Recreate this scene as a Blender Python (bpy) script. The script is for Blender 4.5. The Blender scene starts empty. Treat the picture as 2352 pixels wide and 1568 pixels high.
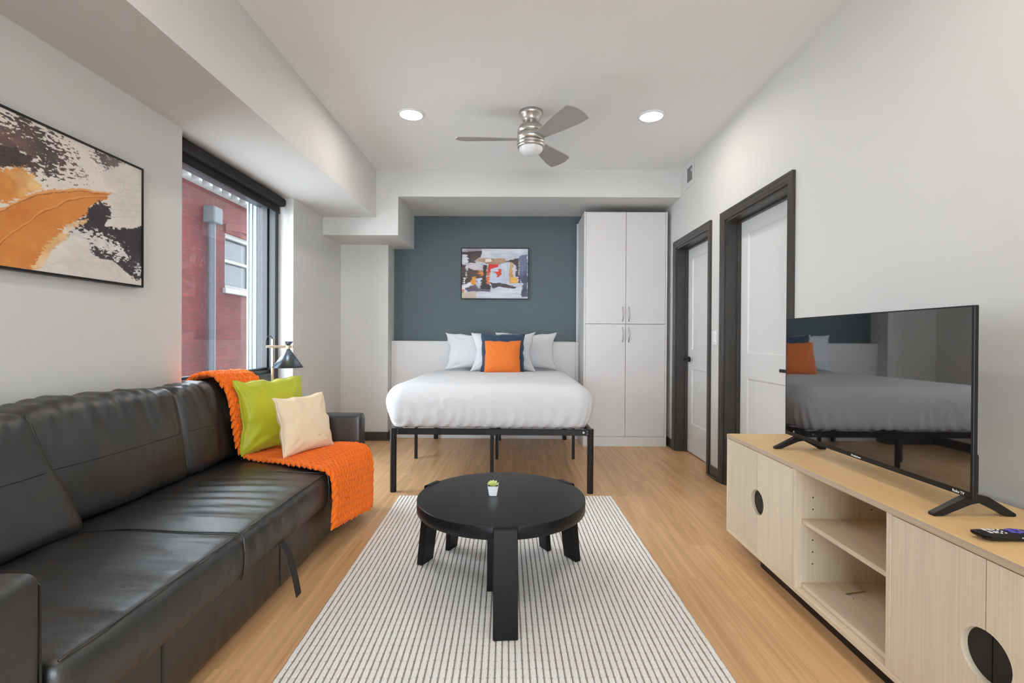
import bpy, bmesh, math, random
import numpy as np
from mathutils import Vector, Matrix, Euler

random.seed(4)
S = bpy.context.scene
C = S.collection
PI = math.pi
R = math.radians

# ------------------------------------------------------------------ camera, world, exposure
cam = bpy.data.objects.new('camera', bpy.data.cameras.new('camera'))
C.objects.link(cam)
cam.data.sensor_width = 36.0
cam.data.lens = 1115.0 / 2352.0 * 36.0
cam.data.clip_start = 0.05
cam.matrix_world = (Matrix.Translation((0, 0, 1.14)) @ Matrix.Rotation(R(0.4711), 4, 'Z')
                    @ Matrix.Rotation(R(90 - 0.2943), 4, 'X') @ Matrix.Rotation(R(0.3279), 4, 'Z'))
S.camera = cam

S.view_settings.view_transform = 'Standard'
S.view_settings.look = 'None'
S.view_settings.gamma = 1.0
S.view_settings.use_curve_mapping = False
S.view_settings.exposure = 0.60
S.cycles.max_bounces = 10
S.cycles.diffuse_bounces = 6
S.cycles.glossy_bounces = 4
S.cycles.transparent_max_bounces = 8
S.cycles.sample_clamp_indirect = 6.0

W = bpy.data.worlds.new('world')
S.world = W
W.use_nodes = True
bg = W.node_tree.nodes['Background']
bg.inputs['Color'].default_value = (0.86, 0.93, 1.0, 1)     # even overcast sky
bg.inputs['Strength'].default_value = 8.0

LAMP_W = 4.6            # watts of each recessed ceiling disc
LAMP_COL = (1.0, 0.935, 0.86)

# ------------------------------------------------------------------ room dimensions (metres)
XL, XR = -1.96, 1.648
YN, YB = -2.6, 5.675
CZ = 2.845
SOF_X, SOF_Z = -1.42, 2.36
BEAM_Y, BEAM_Z, ALC_Z = 4.90, 2.181, 2.572
COL_X, COL_Y = -1.43, 5.41
ALC_X = -1.198
WIN0, WIN1 = 2.83, 4.25

# ------------------------------------------------------------------ helpers: numpy noise
def _hash(i, j, k, s):
    h = (i * 374761393 + j * 668265263 + k * 1274126177 + s * 974634217) & 0xFFFFFFFF
    h = ((h ^ (h >> 13)) * 1274126177) & 0xFFFFFFFF
    h = (h ^ (h >> 16)) & 0xFFFFFFFF
    return h.astype(np.float64) / 4294967295.0

def vnoise(P, s=0):
    P = np.asarray(P, float)
    I = np.floor(P).astype(np.int64); F = P - I; F = F * F * (3 - 2 * F)
    r = 0
    for a in (0, 1):
        for b in (0, 1):
            for c in (0, 1):
                w = (F[:, 0] if a else 1 - F[:, 0]) * (F[:, 1] if b else 1 - F[:, 1]) * (F[:, 2] if c else 1 - F[:, 2])
                r = r + w * _hash(I[:, 0] + a, I[:, 1] + b, I[:, 2] + c, s)
    return r * 2 - 1

def fbm(P, oct=4, s=0):
    r = 0; a = 1.0; P = np.asarray(P, float)
    for o in range(oct):
        r = r + a * vnoise(P, s + o); P = P * 2.03 + 17.1; a *= 0.5
    return r

# ------------------------------------------------------------------ helpers: nodes
def mat_new(name):
    m = bpy.data.materials.new(name); m.use_nodes = True
    nt = m.node_tree
    b = nt.nodes['Principled BSDF']
    return m, nt, b

def N(nt, kind, **kw):
    n = nt.nodes.new(kind)
    for k, v in kw.items():
        if k in n.inputs: n.inputs[k].default_value = v
        else: setattr(n, k, v)
    return n

def link(nt, a, b): nt.links.new(a, b)

def ramp(nt, fac, stops):
    r = nt.nodes.new('ShaderNodeValToRGB')
    el = r.color_ramp.elements
    while len(el) < len(stops): el.new(0.5)
    for e, (p, c) in zip(el, stops):
        e.position = p; e.color = (*c, 1) if len(c) == 3 else c
    link(nt, fac, r.inputs[0])
    return r.outputs[0]

def plain(name, col, rough=0.5, metal=0.0, spec=0.5, bump=0.0, bscale=80.0, coat=0.0, sheen=0.0, vary=0.0, aniso=0.0):
    m, nt, b = mat_new(name)
    b.inputs['Base Color'].default_value = (*col, 1)
    b.inputs['Roughness'].default_value = rough
    b.inputs['Metallic'].default_value = metal
    b.inputs['Specular IOR Level'].default_value = spec
    b.inputs['Coat Weight'].default_value = coat
    b.inputs['Sheen Weight'].default_value = sheen
    if aniso: b.inputs['Anisotropic'].default_value = aniso
    tc = N(nt, 'ShaderNodeTexCoord')
    if bump:
        nz = N(nt, 'ShaderNodeTexNoise', Scale=bscale, Detail=4.0)
        link(nt, tc.outputs['Object'], nz.inputs['Vector'])
        bp = N(nt, 'ShaderNodeBump', Strength=bump, Distance=0.01)
        link(nt, nz.outputs['Fac'], bp.inputs['Height'])
        link(nt, bp.outputs['Normal'], b.inputs['Normal'])
    if vary:
        nz = N(nt, 'ShaderNodeTexNoise', Scale=3.0, Detail=5.0)
        link(nt, tc.outputs['Object'], nz.inputs['Vector'])
        c = ramp(nt, nz.outputs['Fac'], [(0.3, tuple(v * (1 - vary) for v in col)), (0.7, tuple(min(1, v * (1 + vary)) for v in col))])
        link(nt, c, b.inputs['Base Color'])
    return m

def emit(name, col, strength):
    m, nt, b = mat_new(name)
    b.inputs['Base Color'].default_value = (0.9, 0.9, 0.88, 1)
    b.inputs['Emission Color'].default_value = (*col, 1)
    b.inputs['Emission Strength'].default_value = strength
    return m

def wood(name, dark, light, axis='Y', across=26.0, along=1.1, rough=0.45, per_object=True, contrast=1.0, rings=0.35, bump=0.05):
    m, nt, b = mat_new(name)
    tc = N(nt, 'ShaderNodeTexCoord')
    vec = tc.outputs['Object']
    if per_object:
        oi = N(nt, 'ShaderNodeObjectInfo')
        cmb = N(nt, 'ShaderNodeCombineXYZ')
        mu = N(nt, 'ShaderNodeMath', operation='MULTIPLY'); mu.inputs[1].default_value = 37.0
        link(nt, oi.outputs['Random'], mu.inputs[0])
        for i in range(3): link(nt, mu.outputs[0], cmb.inputs[i])
        ad = N(nt, 'ShaderNodeVectorMath', operation='ADD')
        link(nt, vec, ad.inputs[0]); link(nt, cmb.outputs[0], ad.inputs[1]); vec = ad.outputs[0]
    sc = [across] * 3; sc['XYZ'.index(axis)] = along
    mp = N(nt, 'ShaderNodeMapping'); mp.inputs['Scale'].default_value = sc
    link(nt, vec, mp.inputs['Vector'])
    n1 = N(nt, 'ShaderNodeTexNoise', Scale=1.0, Detail=8.0, Roughness=0.62, Distortion=0.3)
    link(nt, mp.outputs[0], n1.inputs['Vector'])
    # cathedral figure: broad warped bands
    sc2 = [across * 0.20] * 3; sc2['XYZ'.index(axis)] = along * 0.42
    mp2 = N(nt, 'ShaderNodeMapping'); mp2.inputs['Scale'].default_value = sc2
    link(nt, vec, mp2.inputs['Vector'])
    n2 = N(nt, 'ShaderNodeTexNoise', Scale=1.0, Detail=2.0, Roughness=0.4, Distortion=0.6)
    link(nt, mp2.outputs[0], n2.inputs['Vector'])
    m2 = N(nt, 'ShaderNodeMath', operation='MULTIPLY'); m2.inputs[1].default_value = 42.0
    link(nt, n2.outputs['Fac'], m2.inputs[0])
    si = N(nt, 'ShaderNodeMath', operation='SINE'); link(nt, m2.outputs[0], si.inputs[0])
    mx = N(nt, 'ShaderNodeMath', operation='MULTIPLY_ADD'); mx.inputs[1].default_value = 0.09 * rings / 0.35
    link(nt, si.outputs[0], mx.inputs[0]); link(nt, n1.outputs['Fac'], mx.inputs[2])
    # slow tone drift
    n3 = N(nt, 'ShaderNodeTexNoise', Scale=1.6, Detail=3.0)
    link(nt, vec, n3.inputs['Vector'])
    m3 = N(nt, 'ShaderNodeMath', operation='MULTIPLY_ADD'); m3.inputs[1].default_value = 0.35
    link(nt, n3.outputs['Fac'], m3.inputs[0]); link(nt, mx.outputs[0], m3.inputs[2])
    lo, hi = 0.67 - 0.22 / contrast, 0.67 + 0.22 / contrast
    col = ramp(nt, m3.outputs[0], [(max(0, lo), dark), (min(1, hi), light)])
    if per_object:
        hs = N(nt, 'ShaderNodeHueSaturation')
        mr = N(nt, 'ShaderNodeMapRange'); mr.inputs['To Min'].default_value = 0.94; mr.inputs['To Max'].default_value = 1.06
        link(nt, oi.outputs['Random'], mr.inputs['Value'])
        link(nt, mr.outputs[0], hs.inputs['Value']); link(nt, col, hs.inputs['Color']); col = hs.outputs[0]
    link(nt, col, b.inputs['Base Color'])
    b.inputs['Roughness'].default_value = rough
    bp = N(nt, 'ShaderNodeBump', Strength=bump, Distance=0.01)
    link(nt, n1.outputs['Fac'], bp.inputs['Height']); link(nt, bp.outputs['Normal'], b.inputs['Normal'])
    return m

def leather(name, col, rough=0.36):
    m, nt, b = mat_new(name)
    tc = N(nt, 'ShaderNodeTexCoord')
    b.inputs['Base Color'].default_value = (*col, 1)
    b.inputs['Specular IOR Level'].default_value = 1.0
    v = N(nt, 'ShaderNodeTexVoronoi', Scale=420.0)
    n2 = N(nt, 'ShaderNodeTexNoise', Scale=9.0, Detail=5.0)
    link(nt, tc.outputs['Object'], v.inputs['Vector']); link(nt, tc.outputs['Object'], n2.inputs['Vector'])
    b1 = N(nt, 'ShaderNodeBump', Strength=0.12, Distance=0.002); link(nt, v.outputs['Distance'], b1.inputs['Height'])
    b2 = N(nt, 'ShaderNodeBump', Strength=0.10, Distance=0.02); link(nt, n2.outputs['Fac'], b2.inputs['Height'])
    link(nt, b1.outputs['Normal'], b2.inputs['Normal'])
    mp = N(nt, 'ShaderNodeMapping'); mp.inputs['Scale'].default_value = (1.7, 6.5, 1.7); mp.inputs['Rotation'].default_value = (0.22, 0, 0)
    link(nt, tc.outputs['Object'], mp.inputs['Vector'])
    n3 = N(nt, 'ShaderNodeTexNoise', Scale=1.0, Detail=1.6, Distortion=0.9); link(nt, mp.outputs[0], n3.inputs['Vector'])
    b3 = N(nt, 'ShaderNodeBump', Strength=0.30, Distance=0.045); link(nt, n3.outputs['Fac'], b3.inputs['Height'])
    link(nt, b2.outputs['Normal'], b3.inputs['Normal']); link(nt, b3.outputs['Normal'], b.inputs['Normal'])
    mr = N(nt, 'ShaderNodeMapRange'); mr.inputs['To Min'].default_value = rough - 0.05; mr.inputs['To Max'].default_value = rough + 0.1
    link(nt, n2.outputs['Fac'], mr.inputs['Value']); link(nt, mr.outputs[0], b.inputs['Roughness'])
    return m

def fabric(name, col, rough=0.85, weave=900.0, wr=0.0, sheen=0.3, spec=0.3):
    m, nt, b = mat_new(name)
    tc = N(nt, 'ShaderNodeTexCoord')
    b.inputs['Base Color'].default_value = (*col, 1)
    b.inputs['Roughness'].default_value = rough
    b.inputs['Sheen Weight'].default_value = sheen
    b.inputs['Specular IOR Level'].default_value = spec
    n1 = N(nt, 'ShaderNodeTexNoise', Scale=weave, Detail=2.0)
    link(nt, tc.outputs['Object'], n1.inputs['Vector'])
    b1 = N(nt, 'ShaderNodeBump', Strength=0.08, Distance=0.002); link(nt, n1.outputs['Fac'], b1.inputs['Height'])
    if wr:
        n2 = N(nt, 'ShaderNodeTexNoise', Scale=7.0, Detail=4.0, Distortion=1.2)
        link(nt, tc.outputs['Object'], n2.inputs['Vector'])
        b2 = N(nt, 'ShaderNodeBump', Strength=wr, Distance=0.03); link(nt, n2.outputs['Fac'], b2.inputs['Height'])
        link(nt, b1.outputs['Normal'], b2.inputs['Normal']); b1 = b2
    link(nt, b1.outputs['Normal'], b.inputs['Normal'])
    return m

# ------------------------------------------------------------------ helpers: geometry
INV = {}                                    # root object -> matrix that brings world-built geometry into its space

def _finish(name, me, mat, parent, local, smooth):
    if mat is not None:
        for mm in (mat if isinstance(mat, (list, tuple)) else [mat]): me.materials.append(mm)
    if smooth is not None:
        me.polygons.foreach_set('use_smooth', [bool(smooth)] * len(me.polygons))
    o = bpy.data.objects.new(name, me); C.objects.link(o)
    if parent is not None:
        o.parent = parent
        if parent in INV:
            if not local: me.transform(INV[parent])
            INV[o] = INV[parent]
    return o

def obj(name, bm, mat=None, parent=None, local=False, smooth=None):
    me = bpy.data.meshes.new(name)
    bmesh.ops.recalc_face_normals(bm, faces=bm.faces)
    bm.to_mesh(me); bm.free()
    return _finish(name, me, mat, parent, local, smooth)

def obj_np(name, V, F, mat=None, parent=None, local=False, smooth=True):
    me = bpy.data.meshes.new(name)
    me.from_pydata([tuple(v) for v in V], [], [tuple(f) for f in F])
    me.update()
    return _finish(name, me, mat, parent, local, smooth)

def tag(o, label, cat, group=None, kind=None):
    o['label'] = label; o['category'] = cat
    if group: o['group'] = group
    if kind: o['kind'] = kind
    return o

def thing(name, label, cat, loc=(0, 0, 0), rot=(0, 0, 0), group=None, kind=None):
    o = bpy.data.objects.new(name, None); C.objects.link(o)
    o.location = loc; o.rotation_euler = rot; o.empty_display_size = 0.1
    INV[o] = (Matrix.Translation(loc) @ Euler(rot).to_matrix().to_4x4()).inverted()
    return tag(o, label, cat, group, kind)

def copy_tree(o, parent=None):
    c = o.copy(); C.objects.link(c)
    if parent is not None: c.parent = parent
    for ch in list(o.children): copy_tree(ch, c)
    return c

def B(): return bmesh.new()

def box(bm, lo, hi, bev=0.0, seg=2):
    r = bmesh.ops.create_cube(bm, size=1.0)
    vs = r['verts']
    for v in vs:
        v.co = Vector([lo[i] + (v.co[i] + 0.5) * (hi[i] - lo[i]) for i in range(3)])
    if bev:
        es = list({e for v in vs for e in v.link_edges})
        bmesh.ops.bevel(bm, geom=es, offset=bev, segments=seg, profile=0.5, affect='EDGES', clamp_overlap=True)
    return bm

def cyl(bm, c, r, h, axis='Z', n=24, r2=None, caps=True):
    m = Matrix.Translation(c)
    if axis == 'X': m = m @ Matrix.Rotation(PI / 2, 4, 'Y')
    if axis == 'Y': m = m @ Matrix.Rotation(-PI / 2, 4, 'X')
    bmesh.ops.create_cone(bm, cap_ends=caps, segments=n, radius1=r, radius2=r if r2 is None else r2, depth=h, matrix=m)
    return bm

def lathe(bm, prof, c=(0, 0, 0), n=40, cap=True):
    rings = []
    for (r, z) in prof:
        if r < 1e-6: rings.append([bm.verts.new((c[0], c[1], c[2] + z))])
        else: rings.append([bm.verts.new((c[0] + r * math.cos(2 * PI * k / n), c[1] + r * math.sin(2 * PI * k / n), c[2] + z)) for k in range(n)])
    for a, b in zip(rings, rings[1:]):
        if len(a) == 1 and len(b) == 1: continue
        for k in range(n):
            k2 = (k + 1) % n
            if len(a) == 1: bm.faces.new((a[0], b[k], b[k2]))
            elif len(b) == 1: bm.faces.new((a[k], a[k2], b[0]))
            else: bm.faces.new((a[k], a[k2], b[k2], b[k]))
    if cap:
        for ring in (rings[0], rings[-1]):
            if len(ring) > 2: bm.faces.new(ring)
    return bm

def tube(bm, pts, r, n=8, closed=False, caps=True):
    pts = [Vector(p) for p in pts]
    rings = []; up = Vector((0, 0, 1)); L = len(pts)
    prev = None
    for i, p in enumerate(pts):
        if closed: t = pts[(i + 1) % L] - pts[i - 1]
        else: t = pts[min(i + 1, L - 1)] - pts[max(i - 1, 0)]
        t.normalize()
        if prev is None:
            a = t.cross(up)
            if a.length < 1e-3: a = t.cross(Vector((1, 0, 0)))
            a.normalize()
        else:
            a = prev - t * prev.dot(t); a.normalize()
        prev = a; b = t.cross(a)
        rr = r[i] if isinstance(r, (list, tuple)) else r
        rings.append([bm.verts.new(p + a * rr * math.cos(2 * PI * k / n) + b * rr * math.sin(2 * PI * k / n)) for k in range(n)])
    for i in range(L if closed else L - 1):
        A, Bq = rings[i], rings[(i + 1) % L]
        for k in range(n): bm.faces.new((A[k], A[(k + 1) % n], Bq[(k + 1) % n], Bq[k]))
    if caps and not closed:
        bm.faces.new(rings[0]); bm.faces.new(rings[-1])
    return bm

def prism(bm, poly, axis, a, b):
    """extrude a 2-D polygon along an axis between a and b"""
    def P(p, t):
        if axis == 'X': return (t, p[0], p[1])
        if axis == 'Y': return (p[0], t, p[1])
        return (p[0], p[1], t)
    v0 = [bm.verts.new(P(p, a)) for p in poly]; v1 = [bm.verts.new(P(p, b)) for p in poly]
    bm.faces.new(v0); bm.faces.new(v1)
    n = len(poly)
    for i in range(n): bm.faces.new((v0[i], v0[(i + 1) % n], v1[(i + 1) % n], v1[i]))
    return bm

def axis_pts(lo, hi, r, n, m=4):
    a = [lo + r * (1 - math.cos(PI / 2 * i / m)) for i in range(m)]
    mid = list(np.linspace(lo + r, hi - r, n))
    return np.array(a + mid + [lo + hi - q for q in reversed(a)])

def soft_box(lo, hi, r, n, fn=None, m=4):
    """rounded box on a dense lattice; fn(P, N) may push it around. returns verts, faces"""
    ax = [axis_pts(lo[i], hi[i], r, n[i], m) for i in range(3)]
    cnt = [len(a) for a in ax]
    idx = {}; V = []; F = []
    def vid(i, j, k):
        q = (i, j, k)
        if q not in idx:
            idx[q] = len(V); V.append((ax[0][i], ax[1][j], ax[2][k]))
        return idx[q]
    X, Y, Z = [c - 1 for c in cnt]
    for i in range(X):
        for j in range(Y):
            F.append((vid(i, j, Z), vid(i + 1, j, Z), vid(i + 1, j + 1, Z), vid(i, j + 1, Z)))
            F.append((vid(i, j, 0), vid(i, j + 1, 0), vid(i + 1, j + 1, 0), vid(i + 1, j, 0)))
    for i in range(X):
        for k in range(Z):
            F.append((vid(i, 0, k), vid(i + 1, 0, k), vid(i + 1, 0, k + 1), vid(i, 0, k + 1)))
            F.append((vid(i, Y, k), vid(i, Y, k + 1), vid(i + 1, Y, k + 1), vid(i + 1, Y, k)))
    for j in range(Y):
        for k in range(Z):
            F.append((vid(0, j, k), vid(0, j, k + 1), vid(0, j + 1, k + 1), vid(0, j + 1, k)))
            F.append((vid(X, j, k), vid(X, j + 1, k), vid(X, j + 1, k + 1), vid(X, j, k + 1)))
    V = np.array(V); lo = np.array(lo); hi = np.array(hi)
    c = np.clip(V, lo + r, hi - r); d = V - c
    L = np.linalg.norm(d, axis=1, keepdims=True); L[L == 0] = 1
    Nn = d / L
    P = c + Nn * r
    soft_box.N = Nn
    if fn is not None: P = fn(P, Nn)
    return P, F

# ------------------------------------------------------------------ materials
M = {}
M['wall'] = plain('wall_paint', (0.645, 0.637, 0.62), 0.62, bump=0.03, bscale=220)
M['ceil'] = plain('ceiling_paint', (0.82, 0.82, 0.815), 0.75, bump=0.02, bscale=220)
M['teal'] = plain('slate_blue_paint', (0.068, 0.100, 0.109), 0.5, bump=0.03, bscale=220)
M['trim'] = plain('dark_grey_trim', (0.043, 0.038, 0.034), 0.38)
M['door'] = plain('white_door_paint', (0.71, 0.71, 0.705), 0.42)
M['white'] = plain('white_laminate', (0.645, 0.625, 0.62), 0.38)
M['gap'] = plain('dark_gap', (0.02, 0.018, 0.018), 0.8)
M['winframe'] = plain('black_aluminium', (0.022, 0.025, 0.030), 0.34)
M['blind'] = plain('blind_fabric', (0.012, 0.010, 0.011), 0.75, bump=0.05, bscale=900)
M['black'] = plain('black_metal', (0.010, 0.008, 0.008), 0.4, spec=0.3)
M['blackpl'] = plain('black_plastic', (0.007, 0.007, 0.008), 0.36, spec=0.35)
M['steel'] = plain('brushed_nickel', (0.60, 0.575, 0.54), 0.30, metal=1.0, aniso=0.5)
M['bladem'] = plain('silver_blade', (0.33, 0.32, 0.30), 0.5, metal=0.0)
M['handle'] = plain('satin_handle', (0.45, 0.43, 0.41), 0.3, metal=1.0)
M['brass'] = plain('brushed_brass', (0.70, 0.54, 0.38), 0.28, metal=1.0)
M['shade'] = plain('lamp_shade_metal', (0.13, 0.16, 0.20), 0.30, metal=0.75)
M['tabletop'] = wood('black_stained_wood', (0.005, 0.005, 0.006), (0.012, 0.012, 0.014), 'X', across=60, along=2.0, rough=0.33, contrast=0.8, bump=0.06)
M['tabletop'].node_tree.nodes['Principled BSDF'].inputs['Specular IOR Level'].default_value = 0.22
M['tableleg'] = plain('black_painted_wood', (0.006, 0.0055, 0.006), 0.36, spec=0.2)
M['leather'] = leather('black_leather', (0.015, 0.0148, 0.0145), 0.38)
M['stitch'] = plain('black_stitching', (0.012, 0.012, 0.012), 0.45)
M['oak_floor'] = wood('oak_plank', (0.45, 0.235, 0.095), (0.78, 0.49, 0.255), 'Y', across=34, along=1.0, rough=0.36, contrast=0.62, rings=0.30, bump=0.03)
M['oak_v'] = wood('limed_oak_upright', (0.50, 0.42, 0.30), (0.74, 0.65, 0.50), 'Z', across=150, along=2.5, rough=0.5, contrast=0.42, rings=0.05, bump=0.03)
M['oak_warm_lit'] = wood('limed_oak_warm_lit_top', (0.62, 0.385, 0.165), (0.84, 0.56, 0.27), 'Y', across=150, along=2.5, rough=0.48, contrast=0.42, rings=0.05, bump=0.03)  # warm light on the console top is put into this oak colour
M['oak_p'] = wood('limed_oak_pale_lengthwise', (0.50, 0.41, 0.285), (0.74, 0.635, 0.475), 'Y', across=150, along=2.5, rough=0.5, contrast=0.42, rings=0.05, bump=0.03)
M['oak_e'] = wood('oak_edge_band', (0.36, 0.28, 0.19), (0.56, 0.455, 0.33), 'Y', across=150, along=2.5, rough=0.5, contrast=0.42, rings=0.05, bump=0.03)
M['sheet'] = fabric('white_cotton', (0.62, 0.62, 0.632), 0.8, wr=0.22, sheen=0.1)
M['navy'] = fabric('navy_velvet', (0.018, 0.045, 0.085), 0.7, sheen=0.35)
M['orange'] = fabric('orange_velvet', (0.66, 0.15, 0.014), 0.62, sheen=0.25)
M['lime'] = fabric('lime_satin', (0.46, 0.48, 0.022), 0.42, sheen=0.15)
M['ivory'] = fabric('ivory_satin', (0.83, 0.67, 0.46), 0.5, sheen=0.15)
M['knit'] = fabric('orange_chenille', (0.90, 0.175, 0.008), 0.8, weave=500, sheen=0.12)
M['ceramic'] = plain('white_ceramic', (0.82, 0.83, 0.85), 0.22)
M['soil'] = plain('potting_soil', (0.05, 0.04, 0.02), 0.9, bump=0.5, bscale=300)
M['frost'] = plain('frosted_glass', (0.82, 0.83, 0.84), 0.3)
M['lens'] = emit('lit_diffuser', (1.0, 0.95, 0.88), 9.0)
M['grille'] = plain('grey_grille', (0.25, 0.25, 0.24), 0.5)
M['sill'] = plain('pale_stone', (0.30, 0.29, 0.28), 0.8)
M['darkglass'] = plain('dark_pane', (0.03, 0.035, 0.045), 0.25, spec=0.25)
M['downpipe'] = plain('grey_downpipe', (0.06, 0.065, 0.075), 0.6)
M['print'] = None

def print_material():
    m, nt, b = mat_new('printed_canvas')
    a = N(nt, 'ShaderNodeVertexColor'); a.layer_name = 'print'
    link(nt, a.outputs['Color'], b.inputs['Base Color'])
    b.inputs['Roughness'].default_value = 0.55
    tc = N(nt, 'ShaderNodeTexCoord'); nz = N(nt, 'ShaderNodeTexNoise', Scale=500.0, Detail=2.0)
    link(nt, tc.outputs['Object'], nz.inputs['Vector'])
    bp = N(nt, 'ShaderNodeBump', Strength=0.06, Distance=0.003)
    link(nt, nz.outputs['Fac'], bp.inputs['Height']); link(nt, bp.outputs['Normal'], b.inputs['Normal'])
    return m
M['print'] = print_material()

def glass_pane():
    m, nt, b = mat_new('window_glass')
    nt.nodes.remove(b)
    out = nt.nodes['Material Output']
    tr = N(nt, 'ShaderNodeBsdfTransparent'); tr.inputs['Color'].default_value = (0.90, 0.94, 0.95, 1)
    gl = N(nt, 'ShaderNodeBsdfGlossy', Roughness=0.0)
    fr = N(nt, 'ShaderNodeFresnel', IOR=1.45)
    mx = N(nt, 'ShaderNodeMixShader')
    link(nt, fr.outputs[0], mx.inputs[0]); link(nt, tr.outputs[0], mx.inputs[1]); link(nt, gl.outputs[0], mx.inputs[2])
    # dried rain specks and a dusty film on the outside of the pane
    tc = N(nt, 'ShaderNodeTexCoord')
    n1 = N(nt, 'ShaderNodeTexNoise', Scale=95.0, Detail=3.0); n2 = N(nt, 'ShaderNodeTexNoise', Scale=4.0, Detail=3.0)
    link(nt, tc.outputs['Object'], n1.inputs['Vector']); link(nt, tc.outputs['Object'], n2.inputs['Vector'])
    sp = ramp(nt, n1.outputs['Fac'], [(0.60, (0, 0, 0)), (0.74, (1, 1, 1))])
    pt = ramp(nt, n2.outputs['Fac'], [(0.42, (0.0, 0.0, 0.0)), (0.62, (0.14, 0.14, 0.14))])
    mu = N(nt, 'ShaderNodeMath', operation='MULTIPLY'); link(nt, sp, mu.inputs[0]); link(nt, pt, mu.inputs[1])
    ad = N(nt, 'ShaderNodeMath', operation='ADD'); ad.inputs[1].default_value = 0.004; link(nt, mu.outputs[0], ad.inputs[0])
    df = N(nt, 'ShaderNodeBsdfTranslucent'); df.inputs['Color'].default_value = (0.7, 0.75, 0.8, 1)
    m2 = N(nt, 'ShaderNodeMixShader')
    link(nt, ad.outputs[0], m2.inputs[0]); link(nt, mx.outputs[0], m2.inputs[1]); link(nt, df.outputs[0], m2.inputs[2])
    link(nt, m2.outputs[0], out.inputs['Surface'])
    return m
M['glass'] = glass_pane()

def brick_wall():
    m, nt, b = mat_new('red_brick')
    tc = N(nt, 'ShaderNodeTexCoord')
    sx = N(nt, 'ShaderNodeSeparateXYZ'); cx = N(nt, 'ShaderNodeCombineXYZ')
    link(nt, tc.outputs['Object'], sx.inputs[0])
    link(nt, sx.outputs['Y'], cx.inputs['X']); link(nt, sx.outputs['Z'], cx.inputs['Y'])
    br = N(nt, 'ShaderNodeTexBrick')
    br.inputs['Scale'].default_value = 1.0
    br.inputs['Brick Width'].default_value = 0.215; br.inputs['Row Height'].default_value = 0.073
    br.inputs['Mortar Size'].default_value = 0.006
    br.inputs['Color1'].default_value = (0.140, 0.018, 0.014, 1); br.inputs['Color2'].default_value = (0.10, 0.012, 0.010, 1)
    br.inputs['Mortar'].default_value = (0.07, 0.022, 0.02, 1)
    link(nt, cx.outputs[0], br.inputs['Vector'])
    nz = N(nt, 'ShaderNodeTexNoise', Scale=1.2, Detail=6.0); link(nt, tc.outputs['Object'], nz.inputs['Vector'])
    mx = N(nt, 'ShaderNodeMix', data_type='RGBA', blend_type='MULTIPLY')
    mx.inputs[0].default_value = 0.6
    link(nt, br.outputs['Color'], mx.inputs[6])
    link(nt, ramp(nt, nz.outputs['Fac'], [(0.35, (0.55, 0.5, 0.55)), (0.65, (1, 1, 1))]), mx.inputs[7])
    link(nt, mx.outputs[2], b.inputs['Base Color'])
    b.inputs['Roughness'].default_value = 0.9
    bp = N(nt, 'ShaderNodeBump', Strength=0.5, Distance=0.01)
    link(nt, br.outputs['Fac'], bp.inputs['Height']); bp.invert = True
    link(nt, bp.outputs['Normal'], b.inputs['Normal'])
    return m
M['brick'] = brick_wall()

def screen_mat():
    m, nt, b = mat_new('television_screen')
    b.inputs['Base Color'].default_value = (0.006, 0.007, 0.008, 1)
    b.inputs['Roughness'].default_value = 0.02
    b.inputs['IOR'].default_value = 2.7
    tc = N(nt, 'ShaderNodeTexCoord'); nz = N(nt, 'ShaderNodeTexNoise', Scale=900.0)
    link(nt, tc.outputs['Object'], nz.inputs['Vector'])
    bp = N(nt, 'ShaderNodeBump', Strength=0.004, Distance=0.0003)
    link(nt, nz.outputs['Fac'], bp.inputs['Height']); link(nt, bp.outputs['Normal'], b.inputs['Normal'])
    return m
M['screen'] = screen_mat()

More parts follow.
